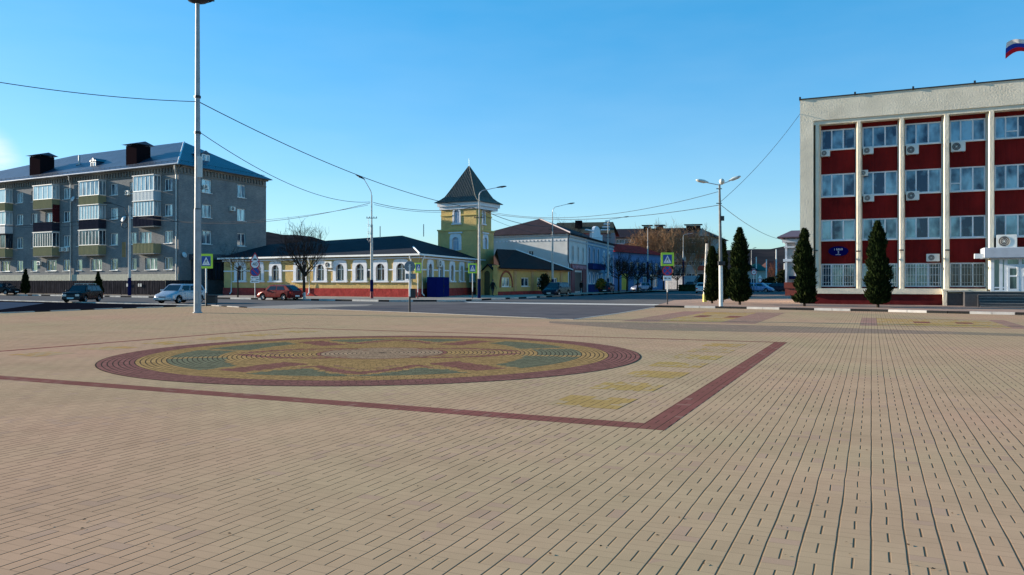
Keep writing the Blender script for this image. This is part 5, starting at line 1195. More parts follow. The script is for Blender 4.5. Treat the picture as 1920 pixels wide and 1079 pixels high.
# pole before the flats
x, y = at(243, 90.0); H = hz(386, 90); r = thing('utility_pole', 'concrete pole with dark blue base and coiled cable before the flats', 'pole', (x, y, 0))
m = MB(); m.tube([(0, 0, 0), (0, 0, H)], [.17, .11], 10); m.build('pole', CONC, r, 40); base_paint(None, r, .175, .1, 2.1, NAVY)
m = MB(); 
for k in range(3): m.tube([(-.45+.36*cos(a), -.15-.03*k, H-2.2+.36*sin(a)) for a in [i*pi/8 for i in range(17)]], .025, 5)
m.build('cable_coil', DARKM, r); m = MB(); m.tube([(0, 0, H-1.6), (-.6, 0, H-.2), (-2.2, 0, H+.3)], .035, 6); m.box(-2.9, -2.1, -.12, .12, H+.22, H+.38); m.build('arm', DARKM, r)
m = MB(); m.box(-.85, -.45, -.02, .02, H-5.8, H-4.1); m.build('ornament', mat('garland_panel', (.3, .2, .1), .7), r)
# tall floodlight mast
mz = 42.6; x, y = at(370.5, mz); H = hz(3, mz); r = thing('lighting_mast', 'very tall whitish mast with a dark lamp ring at the top, standing on the square', 'mast', (x, y, 0))
m = MB(); m.tube([(0, 0, 0), (0, 0, 5.5)], [.19, .175], 16); m.tube([(0, 0, 5.5), (0, 0, H)], [.15, .105], 16)
m.lathe([(.24, 0), (.24, .04), (.2, .06)], (0, 0, 0), 16); m.build('pole', mat('pale_mast_paint', (.30, .32, .34), .55, metal=.2, var=.2, sc=3, bump=.2, bsc=30), r, 50)
m = MB()
for z in (5.5, 9.6, 11.5): m.tube([(0, 0, z-.06), (0, 0, z+.06)], .17, 12)
m.box(-.16, .16, -.03, .03, 9.5, 9.56); m.build('clamp', DARKM, r)
m = MB(); m.box(.08, .3, -.24, -.1, 7.2, 8.3); m.build('junction_box', mat('pale_box', (.5, .55, .55), .5), r)
m = MB(); m.box(-.06, .1, -.205, -.185, .5, 1.2); m.build('hatch', GREYM, r)
m = MB(); m.lathe([(.12, -.12), (.48, .0), (.62, .16), (.6, .3), (.15, .5)], (0, 0, H), 20); hd = m.build('lamp_ring', DARKM, r, 50)
m = MB()
for a in range(6): a_ = a*pi/3+.3; m.tube([(.5*cos(a_), .5*sin(a_), H+.05), (1.25*cos(a_), 1.25*sin(a_), H+.42)], .03, 5); m.box(1.1*cos(a_)-.2, 1.1*cos(a_)+.2, 1.1*sin(a_)-.16, 1.1*sin(a_)+.16, H+.42, H+.72)
m.build('floodlight', DARKM, hd)
# twin-armed lamp
Z = 50.5; x, y = at(1352, Z); H = hz(346, Z); r = thing('street_lamp', 'grey pole with two lamp arms spread left and right beside the thujas', 'street lamp', (x, y, 0))
m = MB(); m.tube([(0, 0, 0), (-.02, 0, 2.75)], [.125, .12], 10); m.build('lower_pole', mat('white_pole_paint', (.7, .7, .66), .7, var=.15), r, 40)
m = MB(); m.tube([(-.02, 0, 2.75), (-.1, 0, H)], [.105, .06], 10); m.build('pole', mat('weathered_pole', (.2, .2, .19), .8, var=.3), r, 40)
for tx, ty, mm, rot in ((1310, 339, 1, 0), (1380, 334, 2, 0)):
    dx = (tx-1348)*Z/F; dz = hz(ty, Z)-H; m = MB(); m.tube([(-.1, 0, H-.05), (-.1+dx*.62, 0, H-.05+dz*.66)], .028, 6); a_ = m.build('arm', GALV, r)
    sg = 1 if dx > 0 else -1; M_ = Matrix.Translation((-.1+dx*.55, 0, H-.02+dz*.62)) @ Matrix.Rotation(-sg*atan2(dz, abs(dx)), 4, 'Y'); m = MB(M_); vs = []; n = 10
    for t_, w, h in [(0, .04, .04), (.15, .07, .06), (.35, .17, .11), (.75, .18, .1), (.95, .12, .06), (1, .02, .02)]: vs += [(sg*t_*.8, w*cos(2*pi*j/n), h*sin(2*pi*j/n)) for j in range(n)]
    m.add(vs, [(i*n+j, i*n+(j+1) % n, (i+1)*n+(j+1) % n, (i+1)*n+j) for i in range(5) for j in range(n)]); m.build('lamp_head', mat('pale_lamp_head', (.55, .57, .52), .4, metal=.2), a_, 50)
m = MB(); m.lathe([(.05, -.02), (.14, .06), (.18, .18), (.14, .3), (.04, .36)], (.05, 0, H), 12); m.build('lamp_globe', mat('pale_lamp_head', (.55, .57, .52)), r, 60)
m = MB()
for zz in (H-.28, H-1.2): m.tube([(-.3, 0, zz), (.05, 0, zz)], .03, 6)
m.box(-.2, .2, -.2, .05, 2.7, 2.95); m.box(-.12, .15, -.2, -.1, 5.5, 5.8); m.build('bracket', DARKM, r)
# leaning pale pole
Z = 62; x, y = at(1321.5, Z); r = thing('pale_pole', 'pale leaning concrete pole left of the thujas', 'pole', (x, y, 0)); m = MB(); m.tube([(0, 0, 0), ((1325.5-1321.5)*Z/F, 0, hz(457, Z))], [.16, .1], 10); m.build('shaft', CONC, r, 40)
m = MB(); m.tube([(0, 0, .1), (.005, 0, .7)], [.166, .164], 10); m.build('painted_base', mat('yellow_base_paint', (.6, .5, .1), .6), r)
# poles far at the right
for px, py0, ty, Z, lb in ((1455.5, 540, 468, 150, 'tall white pole in the distance left of the pink building'), (1437, 515, 487, 175, 'short white pole before the green roofed house'), (1418, 512, 482, 178, 'white pole rising behind the speed sign'), (1471, 520, 494, 140, 'white pole close to the pink building')):
    x, y = at(px, Z); o = MB(); o.tube([(0, 0, 0), (0, 0, hz(ty, Z))], [.17, .1], 8); q_ = o.build('distant_pole', mat('white_distant_pole', (.75, .74, .7), .8)); q_.location = (x, y, 0); tag(q_, lb, 'pole', 'distant poles')

# ================================================================== SIGNS
SY = mat('fluorescent_yellow_sign', (.50, .74, .05), .5, var=.03); SB = mat('blue_sign_face', (.01, .06, .30), .4, var=.03); SW = mat('white_sign_face', (.8, .8, .8), .45, var=.03); SR = mat('red_sign_face', (.55, .02, .03), .45, var=.03); SK = mat('black_sign_ink', (.01, .01, .015), .5, var=0); SG = mat('grey_sign_back', (.16, .2, .24), .5, metal=.5, var=.15)
def crossing(parent, w, h, z, y=0, M=None, back=False):
    """square pedestrian crossing sign with a bright yellow surround"""
    M = M or Matrix(); m = MB(M @ Matrix.Translation((0, y, z))); m.bbox(-w/2, w/2, -.02, .02, -h/2, h/2, .005); pl = m.build('sign_plate', SY, parent)
    iw, ih = w*.34, h*.34
    M2 = M @ Matrix.Translation((0, y-.024, z)); m = MB(M2); m.prism([(-iw, -ih), (iw, -ih), (iw, ih), (-iw, ih)], -.004, .002, 'y'); f = m.build('sign_face', SB, pl)
    m = MB(M2); m.prism([(-iw*.86, -ih*.8), (iw*.86, -ih*.8), (0, ih*.86)], -.009, -.005, 'y'); m.build('triangle', SW, pl)
    m = MB(M2); u = iw*.9; k = -.0135
    def limb(*p, t=.06): m.tube([(a*u, -.0105, b*u) for a, b in p], t*u, 5)
    limb((.02, .28), (-.02, -.08), t=.1); limb((-.02, -.05), (-.22, -.3), (-.38, -.62)); limb((0, -.05), (.2, -.32), (.28, -.66)); limb((.02, .25), (-.2, .1), (-.28, -.08), t=.05); limb((.02, .25), (.2, .08), (.34, .0), t=.05)
    m.prism([(.03*u+.09*u*cos(a*pi/5), .42*u+.09*u*sin(a*pi/5)) for a in range(10)], -.013, -.0095, 'y')
    for i in range(4): x = (-.62+i*.36)*u; m.prism([(x, -.7*u), (x+.16*u, -.7*u), (x+.16*u, -.76*u), (x, -.76*u)], -.012, -.0095, 'y')
    m.build('walking_figure', SK, pl)
def disc(m, r_, y0, y1, z=0, n=24, x=0): m.prism([(x+r_*cos(2*pi*i/n), z+r_*sin(2*pi*i/n)) for i in range(n)], y0, y1, 'y')
def post(r, H, split=None, rad=.035, low=NAVY, up=None):
    m = MB(); m.tube([(0, .05, split or 0), (0, .05, H)], rad, 8); m.build('post', up or mat('white_post_paint', (.66, .66, .64), .6), r)
    if split: m = MB(); m.tube([(0, .05, 0), (0, .05, split)], rad+.004, 8); m.build('painted_base', low, r)
def face_rz(px): return -atan2((px-CX), F)*.9
Z = 54.5; x, y = at(386.5, Z); r = thing('crossing_sign', 'yellow framed pedestrian crossing sign close to the tall mast', 'road sign', (x, y, 0), face_rz(387), 'pedestrian crossing signs')
post(r, hz(478, Z), .9, .05, BLACK); crossing(r, .86, 1.0, hz(490, Z))
Z = 74; x, y = at(886, Z); r = thing('crossing_sign', 'yellow framed pedestrian crossing sign in front of the tower', 'road sign', (x, y, 0), 0, 'pedestrian crossing signs')
post(r, hz(496, Z), .75, .04, DARKM); crossing(r, .8, .92, hz(503.5, Z))
Z = 73; x, y = at(784, Z); r = thing('crossing_sign', 'yellow framed crossing sign turned sideways at the corner of the yellow house', 'road sign', (x, y, 0), radians(50), 'pedestrian crossing signs')
post(r, hz(494, Z), .7, .045, DARKM); crossing(r, .78, .92, hz(502.5, Z))
Z = 55; x, y = at(1251.5, Z); r = thing('crossing_sign', 'yellow framed crossing sign above a no stopping sign and white plate', 'road sign', (x, y, 0), face_rz(1251), 'pedestrian crossing signs')
post(r, hz(478, Z), .95, .04, DARKM); crossing(r, .88, .92, hz(486.5, Z))
m = MB(); zc_ = hz(508, Z); disc(m, .35, -.02, .02, zc_); b_ = m.build('no_stopping_disc', SR, r); m = MB(); disc(m, .28, -.026, -.0205, zc_); m.build('disc_face', SB, b_)
m = MB()
for sg in (1, -1): m.prism([(-.2-.03, zc_-sg*.2), (-.2+.03, zc_-sg*.2-.02*sg), (.2+.03, zc_+sg*.2), (.2-.03, zc_+sg*.2+.02*sg)], -.032, -.0265+.001*sg, 'y')
m.build('disc_cross', SR, b_)
m = MB(); zc_ = hz(522, Z); m.bbox(-.28, .28, -.02, .02, zc_-.17, zc_+.17, .005); b_ = m.build('extra_plate', SW, r)
m = MB(); m.prism([(-.24, zc_), (-.12, zc_+.06), (-.12, zc_-.06)], -.026, -.021, 'y'); m.box(-.125, -.02, -.026, -.021, zc_-.02, zc_+.02); m.prism([(.24, zc_-.05), (.1, zc_+.04), (.09, zc_-.04)], -.026, -.021, 'y'); m.box(.02, .12, -.026, -.021, zc_-.015, zc_+.02); m.build('plate_arrows', SK, b_)
# warning, speed and parking signs on one post before the yellow house
Z = 78; x, y = at(478, Z); r = thing('road_sign', 'post with triangle, 40 limit and no parking discs before the yellow house', 'road sign', (x, y, 0), face_rz(478))
post(r, hz(476, Z), None, .035)
zc_ = hz(483, Z); m = MB(); m.prism([(-.5, zc_-.42), (.5, zc_-.42), (0, zc_+.5)], -.02, .02, 'y'); b_ = m.build('warning_triangle', SR, r); m = MB(); m.prism([(-.36, zc_-.35), (.36, zc_-.35), (0, zc_+.33)], -.026, -.0205, 'y'); m.build('triangle_face', SW, b_); m = MB(); m.prism([(-.22, zc_-.26), (.22, zc_-.26), (.12, zc_-.12), (-.12, zc_-.12)], -.032, -.0265, 'y'); m.build('hump_symbol', SK, b_)
zc_ = hz(496, Z); m = MB(); disc(m, .46, -.02, .02, zc_); b_ = m.build('speed_disc', SR, r); m = MB(); disc(m, .35, -.026, -.0205, zc_); m.build('disc_face', SW, b_); text_mesh('number', '40', .48, SK, b_, Matrix.Translation((0, -.03, zc_)) @ RX90)
zc_ = hz(510, Z); m = MB(); disc(m, .46, -.02, .02, zc_); b_ = m.build('no_parking_disc', SR, r); m = MB(); disc(m, .37, -.026, -.0205, zc_); m.build('disc_face', SB, b_); m = MB(); m.prism([(-.27, zc_+.2), (-.2, zc_+.27), (.27, zc_-.2), (.2, zc_-.27)], -.032, -.0265, 'y'); m.build('disc_bar', SR, b_)
for py in (521, 528): zc_ = hz(py, Z); m = MB(); m.bbox(-.4, .4, -.02, .02, zc_-.15, zc_+.15, .005); b_ = m.build('extra_plate', SW, r); m = MB(); m.box(-.3, .3, -.026, -.021, zc_-.02, zc_+.02); m.prism([(-.34, zc_), (-.22, zc_+.08), (-.22, zc_-.08)], -.026, -.021, 'y'); m.build('plate_arrows', SK, b_)
# signs seen from behind
Z = 43.6; x, y = at(768, Z); r = thing('road_sign', 'white post with grey backs of a round sign and plate, on the square edge', 'road sign', (x, y, 0), 0)
post(r, hz(496, Z), .86, .05, BLACK)
zc_ = hz(500, Z); m = MB(); disc(m, .3, .09, .12, zc_); m.build('sign_back', SG, r); m = MB(); zc_ = hz(518.5, Z); m.bbox(-.24, .33, .09, .12, zc_-.15, zc_+.15, .005); m.build('plate_back', SG, r)
m = MB(); m.box(-.1, .1, .02, .088, hz(501, Z), hz(501, Z)+.03); m.box(-.1, .1, .02, .088, zc_, zc_+.03); m.build('bracket', GALV, r)
Z = 120; x, y = at(1413.5, Z); r = thing('road_sign', 'round speed limit sign under a small plate, in the gap right of the tall thujas', 'road sign', (x, y, 0), 0); post(r, hz(505, Z), 1.0, .05, DARKM)
zc_ = hz(511, Z); m = MB(); disc(m, .42, -.02, .02, zc_); b_ = m.build('speed_disc', SR, r); m = MB(); disc(m, .32, -.026, -.0205, zc_); m.build('disc_face', SW, b_); text_mesh('number', '40', .42, SK, b_, Matrix.Translation((0, -.03, zc_)) @ RX90); m = MB(); zc_ = hz(505, Z); m.bbox(-.22, .22, -.02, .02, zc_-.1, zc_+.12, .005); m.build('extra_plate', SG, r)
Z = 135; x, y = at(1425, Z); r = thing('road_sign', 'white triangular and round sign pair behind the parked silver car', 'road sign', (x, y, 0), 0); post(r, hz(516, Z), None, .05)
m = MB(); zc_ = hz(519, Z); m.prism([(-.35, zc_-.3), (.35, zc_-.3), (0, zc_+.35)], -.02, .02, 'y'); m.build('sign_plate', SW, r); m = MB(); disc(m, .33, -.02, .02, hz(526, Z)); b_ = m.build('speed_disc', SR, r); m = MB(); disc(m, .26, -.026, -.0205, hz(526, Z)); m.build('disc_face', SW, b_)
# waste bins
def bin_(px, Z, label, w=.55, h=.62, leg=.25):
    x, y = at(px, Z); r = thing('waste_bin', label, 'waste bin', (x, y, .0), 0, 'black street waste bins')
    m = MB(); m.bbox(-w/2, w/2, -w*.4, w*.4, leg, leg+h, .04); m.build('body', BLACK, r); m = MB(); m.bbox(-w*.56, w*.56, -w*.45, w*.45, leg+h, leg+h+.06, .02); m.build('rim', DARKM, r)
    for sx in (-1, 1): m = MB(); m.tube([(sx*w*.38, 0, 0), (sx*w*.52, 0, leg*.5), (sx*w*.5, 0, leg+.2)], .025, 6); m.box(sx*w*.5-.12, sx*w*.5+.12, -.18, .18, 0, .03); m.build('leg', DARKM, r)
bin_(397, 55.5, 'black waste bin on legs beside the left crossing sign', .66, .5, .18); bin_(773, 75, 'black waste bin by the red plinth near the yellow house corner', .6, .8, .15)

# ================================================================== CARS
TYRE = mat('tyre_rubber', (.012, .012, .013), .9, var=.1); RIM = mat('alloy_rim', (.4, .4, .42), .35, metal=.8, var=.1)
CGL = mat('car_glass', (.015, .02, .03), .05, metal=.08, var=0); HL = mat('headlight_glass', (.6, .63, .65), .12, metal=.3, var=0); TL = mat('tail_light', (.35, .01, .01), .2, var=0)
def paint(name, c, metal=.35): 
    if name in MC: return MC[name]
    m = mat(name, c, .28, metal=metal, var=.08, sc=1.5); m.node_tree.nodes['Principled BSDF'].inputs['Specular IOR Level'].default_value = .08; m.node_tree.nodes['Principled BSDF'].inputs['Coat Weight'].default_value = .08; m.node_tree.nodes['Principled BSDF'].inputs['Coat Roughness'].default_value = .08; return m
PLT = mat('number_plate', (.7, .7, .68), .5, var=0)
def car(x, y, az, pm, label, kind='sedan', L=4.3, W_=1.7, H=1.45, name='parked_car', group='cars parked or passing on the road', z=0, classic=False, rack=False, grey_trim=False, detail=True):
    """local x forward; az: bearing of the nose"""
    r = thing(name, label, 'car', (x, y, z), radians(90-az), group); hl, hw = L/2, W_/2
    belt = H*.63; sill = .22; K = {'sedan': (.56, .30, -.62, -.93), 'hatch': (.60, .30, -.78, -.94), 'wagon': (.50, .26, -.84, -.95), 'suv': (.58, .3, -.82, -.95)}[kind]
    wb, wt, rt, rb = [k*hl for k in K]           # windscreen base/top, rear glass top/base
    hood = belt*(.93 if classic else .86); nose = belt*(.8 if classic else .62); deck = belt*(.97 if kind == 'sedan' else .99); tail = belt*(.9 if kind == 'sedan' else .8)
    wr = .3 if H < 1.6 else .35; ax = (hl*.60, -hl*.60)
    # body stations: x, bottom, top, half width
    sts = [(hl, sill+.12, nose*.9, hw*.72), (hl*.975, sill, nose, hw*.86), (hl*.9, sill-.02, nose+(hood-nose)*(.8 if classic else .5), hw*.97), (hl*.7, sill-.04, hood, hw), (wb, sill-.04, belt, hw), (0, sill-.04, belt*1.02, hw), (rb*.8, sill-.04, belt*1.03, hw), (rb, sill-.04, deck*1.03, hw*.99), (-hl*.97, sill, tail*1.05, hw*.93), (-hl, sill+.12, tail*.85, hw*.8)]
    # insert arch stations
    xs = []
    for a in ax:
        for k in range(-4, 5): xs.append(a+(wr+.07)*sin(k*pi/8))
    def samp(x):
        for (x0, b0, t0, w0), (x1, b1, t1, w1) in zip(sts, sts[1:]):
            if x0 >= x >= x1: f = (x0-x)/(x0-x1); return (x, b0+(b1-b0)*f, t0+(t1-t0)*f, w0+(w1-w0)*f)
    allst = sorted(sts+[samp(x_) for x_ in xs if abs(x_) < hl*.99], key=lambda s_: -s_[0])
    m = MB(); R_ = []
    for x_, b, t_, w in allst:
        ar = 0
        for a in ax:
            d = abs(x_-a)
            if d < wr+.071: ar = max(ar, wr+sqrt(max(0, (wr+.07)**2-d*d)))
        lo = max(b, ar) if ar else b
        lo = min(lo, t_-.12)
        mid = max(lo+.02, b+(t_-b)*.55)
        R_.append([(x_, -w*.93, lo), (x_, -w, max(lo+.01, b+.12)), (x_, -w*1.0, mid+.0), (x_, -w*.955, t_-.04), (x_, -w*.86, t_), (x_, -w*.4, t_+.025), (x_, w*.4, t_+.025), (x_, w*.86, t_), (x_, w*.955, t_-.04), (x_, w, mid), (x_, w, max(lo+.01, b+.12)), (x_, w*.93, lo)])
    n = 12; vs = sum(R_, []); fs = []
    for i in range(len(R_)-1):
        for j in range(n-1): fs.append((i*n+j, (i+1)*n+j, (i+1)*n+j+1, i*n+j+1))
    fs += [tuple(range(n)), tuple(range((len(R_)-1)*n+n-1, (len(R_)-1)*n-1, -1))]
    m.add(vs, fs)
    # cabin frame
    tw_ = hw*.70; bw = hw*.90; zb = belt-.03; zt_ = H
    B4 = [(wb, -bw, zb), (rb, -bw, zb+.02), (rb, bw, zb+.02), (wb, bw, zb)]; T4 = [(wt, -tw_, zt_-.06), (rt, -tw_, zt_-.07), (rt, tw_, zt_-.07), (wt, tw_, zt_-.06)]
    m.add(B4+T4, [(0, 1, 5, 4), (1, 2, 6, 5), (2, 3, 7, 6), (3, 0, 4, 7)])
    mx = (wt+rt)/2; i_ = .1
    m.add(T4+[(wt-i_*2, -tw_*.82, zt_), (rt+i_*2, -tw_*.82, zt_-.01), (rt+i_*2, tw_*.82, zt_-.01), (wt-i_*2, tw_*.82, zt_)], [(0, 1, 5, 4), (1, 2, 6, 5), (2, 3, 7, 6), (3, 0, 4, 7), (4, 5, 6, 7)])
    body = m.build('body', pm, r, 38)
    # glass
    def face(p0, p1, p2, p3, u0, u1, v0, v1, off):
        P = [Vector(p) for p in (p0, p1, p2, p3)]; nn = (P[1]-P[0]).cross(P[3]-P[0]).normalized()*-off
        def pt(u, v): return (P[0].lerp(P[1], u)).lerp(P[3].lerp(P[2], u), v)+nn
        return [pt(u0, v0), pt(u1, v0), pt(u1, v1), pt(u0, v1)]
    g_ = MB(); g_.add(face(B4[3], B4[0], T4[0], T4[3], .06, .94, .08, .93, .008), [(0, 1, 2, 3)]); g_.build('windscreen', CGL, r)
    g_ = MB(); g_.add(face(B4[1], B4[2], T4[2], T4[1], .08, .92, .12, .9, .008), [(0, 1, 2, 3)]); g_.build('rear_window', CGL, r)
    cuts = {'sedan': (.1, .45, .49, .84), 'hatch': (.1, .44, .48, .84), 'wagon': (.08, .36, .39, .66, .69, .94), 'suv': (.08, .38, .41, .7, .73, .93)}[kind]
    for k in range(0, len(cuts), 2):
        for s_ in (0, 1):
            g_ = MB()
            if s_ == 0: q_ = face(B4[0], B4[1], T4[1], T4[0], cuts[k], cuts[k+1], .12, .86, .008)
            else: q_ = face(B4[3], B4[2], T4[2], T4[3], cuts[k], cuts[k+1], .12, .86, -.008)
            g_.add(q_, [(0, 1, 2, 3)]); g_.build('side_window', CGL, r)
    for a in ax:
        for s_ in (-1, 1):
            w_ = MB(); y1 = s_*(hw-.01); y0 = s_*(hw-.21); rings = [(wr*.6, y0), (wr*.97, y0), (wr, (y0*.7+y1*.3)), (wr, (y0*.3+y1*.7)), (wr*.94, y1), (wr*.68, y1-.0)]
            nn = 20; vs = [(a+rr*cos(2*pi*j/nn), yy, wr+rr*sin(2*pi*j/nn)) for rr, yy in rings for j in range(nn)]
            w_.add(vs, [(i*nn+j, i*nn+(j+1) % nn, (i+1)*nn+(j+1) % nn, (i+1)*nn+j) for i in range(5) for j in range(nn)]); wh_ = w_.build('wheel', TYRE, r, 50)
            q_ = MB(); q_.tube([(a, y1-s_*.04, wr), (a, y1-s_*.02, wr)], wr*.24, 10)
            for k in range(5): an = k*2*pi/5; c_, s2 = cos(an), sin(an); q_.add([(a+c_*wr*.1-s2*wr*.09, y1-s_*.03, wr+s2*wr*.1+c_*wr*.09), (a+c_*wr*.1+s2*wr*.09, y1-s_*.03, wr+s2*wr*.1-c_*wr*.09), (a+c_*wr*.66+s2*wr*.07, y1-s_*.02, wr+s2*wr*.66-c_*wr*.07), (a+c_*wr*.66-s2*wr*.07, y1-s_*.02, wr+s2*wr*.66+c_*wr*.07)], [(0, 1, 2, 3)])
            q_.tube([(a+wr*.66*cos(j*pi/10), y1-s_*.015, wr+wr*.66*sin(j*pi/10)) for j in range(21)], .016, 4); q_.build('rim', RIM, wh_)
    # underbody
    u_ = MB(); u_.box(-hl*.93, hl*.93, -hw*.82, hw*.82, .2, .5); u_.build('underbody', BLACK, r)
    for s_ in (-1, 1):
        m = MB(); zn = nose*.82 if not classic else nose*.84
        if classic: m.box(hl*.985, hl+.015, s_*hw*.42 if s_ > 0 else -hw*.8, hw*.8 if s_ > 0 else -hw*.42, zn-.1, zn+.07)
        else: m.add([(hl*.985, s_*hw*.45, zn-.06), (hl*.985, s_*hw*.78, zn-.02), (hl*.9, s_*hw*.985, zn+.1), (hl*.88, s_*hw*.97, zn+.15), (hl*.96, s_*hw*.78, zn+.12), (hl*.995, s_*hw*.45, zn+.05), (hl*.9, s_*hw*.5, zn-.05), (hl*.86, s_*hw*.9, zn)], [(0, 1, 4, 5), (1, 2, 3, 4), (0, 6, 7, 2, 1), (5, 4, 3, 7, 6)])
        m.build('headlight', HL, r)
        m = MB(); y0_, y1_ = sorted((s_*hw*.62, s_*hw*.96)); m.box(-hl*1.003, -hl*.955, y0_, y1_, tail*.78, tail*1.0); m.build('tail_light', TL, r)
        m = MB(); y0_, y1_ = sorted((s_*(hw*.93), s_*(hw+.16))); m.bbox(wb-.28, wb-.14, y0_, y1_, belt, belt+.13, .02); m.build('mirror', pm if not classic else DARKM, r)
    m = MB(); m.box(hl*.98, hl+.012, -hw*.36, hw*.36, nose*.68, nose*.9); m.build('grille', BLACK, r)
    bm = BLACK if grey_trim or classic else pm
    m = MB(); m.bbox(hl-.04, hl+.07, -hw*.88, hw*.88, sill+.05, sill+.24, .03); m.build('bumper', bm, r); m = MB(); m.bbox(-hl-.06, -hl+.06, -hw*.88, hw*.88, sill+.08, sill+.28, .03); m.build('bumper', bm, r)
    m = MB(); m.box(hl+.071, hl+.078, -.26, .26, sill+.08, sill+.2); m.build('number_plate', PLT, r); m = MB(); m.box(-hl-.068, -hl-.061, -.26, .26, sill+.12, sill+.24); m.build('number_plate', PLT, r)
    m = MB()
    for s_ in (-1, 1):
        for xx in (wt-.05, (wt+rt)/2+.05, rb+.25): m.box(xx, xx+.012, s_*hw-.004 if s_ > 0 else -hw-.003, s_*hw+.003 if s_ > 0 else -hw+.004, sill+.08, belt-.06)
        for xx in ((wt+rt)/2+.25, rb+.55): m.box(xx, xx+.16, s_*hw if s_ > 0 else -hw-.025, s_*hw+.025 if s_ > 0 else -hw, belt*.86, belt*.86+.03)
    m.build('door_gap', BLACK, r)
    if rack:
        m = MB()
        for xx in (wt-.35, rt+.45): m.box(xx, xx+.06, -tw_*.95, tw_*.95, H+.07, H+.1); m.box(xx, xx+.05, -tw_*.9, -tw_*.85, H-.02, H+.07); m.box(xx, xx+.05, tw_*.85, tw_*.9, H-.02, H+.07)
        m.build('roof_bar', GALV, r)
    return r
x, y = at(155, 65.5); car(x, y, 176, paint('dark_green_black_paint', (.007, .008, .011), .1), 'dark boxy estate car with roof bars crossing the road before the flats', 'wagon', 4.1, 1.62, 1.42, classic=True, rack=True)
x, y = at(339, 62.5); car(x, y, 196, paint('silver_white_paint', (.36, .39, .44), .4), 'silver white hatchback partly hidden by the tall mast', 'suv', 4.2, 1.75, 1.5)
x, y = at(524, 72.5); car(x, y, 299, paint('red_paint', (.13, .010, .010), .25), 'red saloon parked at the kerb by the bare street tree', 'sedan', 4.25, 1.66, 1.4)
x, y = at(1044, 94); car(x, y, 207, paint('navy_black_paint', (.012, .016, .03), .3), 'dark blue car parked nose out before the ochre house', 'suv', 4.5, 1.82, 1.62)
x, y = at(1138, 120); car(x, y, 16, paint('dark_plum_paint', (.02, .014, .03), .3), 'dark car with red rear lights parked before the blue house', 'suv', 4.4, 1.8, 1.6)
x, y = at(1203, 150); car(x, y, 235, paint('grey_blue_paint', (.16, .2, .3), .4), 'grey blue hatchback before the light blue shop front', 'hatch', 4.2, 1.72, 1.55)
x, y = at(1294, 165); car(x, y, 200, paint('near_black_paint', (.015, .015, .02), .3), 'black car behind the small clipped hedge', 'hatch', 4.2, 1.75, 1.7)
x, y = at(1316, 118); car(x, y, 15, paint('pale_silver_paint', (.5, .5, .5), .4), 'pale car mostly hidden behind the leaning pale pole', 'hatch', 4.0, 1.7, 1.55)
x, y = at(1424, 128); car(x, y, 125, paint('silver_blue_paint', (.14, .22, .38), .45), 'light blue hatchback parked behind the speed sign post', 'hatch', 4.3, 1.75, 1.5)
x, y = at(1404, 136); car(x, y, 150, paint('deep_blue_paint', (.03, .06, .18), .3), 'deep blue car behind the tallest thuja', 'sedan', 4.3, 1.75, 1.5)
x, y = at(1446, 138); car(x, y, 120, paint('grey_silver_paint', (.24, .28, .34), .45), 'silver car between the light blue and the dark parked cars', 'sedan', 4.4, 1.75, 1.42)
x, y = at(1463, 132); car(x, y, 110, paint('very_dark_blue_paint', (.012, .014, .028), .3), 'very dark blue car close to the pale pink building', 'sedan', 4.4, 1.78, 1.45)
x, y = at(4, 98.5); car(x, y, 100, paint('black_paint', (.01, .011, .015), .3), 'black car at the far left edge before the fence', 'hatch', 4.0, 1.7, 1.45, z=.1)

# ================================================================== STREET TREES
gt = 'bare street trees in front of the yellow house'
ground_tree(570, 73, 404, seed=11, label='bare pollarded street tree beside the red car, before the yellow house', group=gt, trunk_h=.26, spread=.6, limbs=12, r0=.14, lean=.45, levels=3, twigs=4, wash=.7, rmin=.009)
ground_tree(446, 79.5, 455, seed=12, label='small slender bare tree at the left end of the yellow house', group=gt, trunk_h=.45, spread=.9, limbs=8, r0=.07, lean=.25, twigs=3)
gb = 'bare dark trees before the shop row'
for i, (px, Z, ty, lb) in enumerate(((1160, 131, 463, 'bare dark tree before the blue house, leftmost of its row'), (1176, 138, 475, 'bare dark tree in front of the yellow shop door'), (1196, 145, 478, 'bare dark tree above the grey blue hatchback'), (1222, 150, 484, 'bare dark tree before the light blue shop windows'), (1244, 156, 486, 'bare dark tree directly behind the yellow framed crossing sign'), (1270, 163, 488, 'bare dark tree right of the yellow framed crossing sign, last of its row'))):
    ground_tree(px, Z, ty, seed=30+i, label=lb, group=gb, trunk_h=.3, spread=1.1, limbs=12, r0=.14, lean=.38, twigs=4, rmin=.011)
gg = 'tall golden brown bare trees before the distant flats'
for i, (px, Z, ty, lb) in enumerate(((1204, 185, 424, 'golden brown bare tree, leftmost before the distant flats'), (1222, 188, 426, 'golden brown bare tree second from the left before the distant flats'), (1262, 182, 413, 'tallest golden brown bare tree with pale forking trunk before the distant flats'), (1284, 186, 421, 'golden brown bare tree above the farthest street lamp'), (1306, 183, 419, 'golden brown bare tree, rightmost before the distant flats'), (1240, 187, 421, 'golden brown bare tree left of the tallest one'))):
    ground_tree(px, Z, ty, seed=50+i, label=lb, group=gg, trunk_h=.22, spread=.5, limbs=9, r0=.22, lean=.7, mats=(BARKL, TWIGL), twigs=5, rmin=.02)
ground_tree(1068, 150, 400, seed=70, label='bare tree whose crown shows over the roof of the corner house', trunk_h=.4, spread=.8, limbs=8, r0=.12, lean=.5, twigs=4)
ground_tree(1448, 190, 484, seed=71, label='reddish brown bare tree in the distance before the hill', trunk_h=.2, spread=.9, limbs=12, r0=.12, lean=.4, mats=(BARK, mat('reddish_twigs', (.2, .08, .05), .95)), twigs=4)
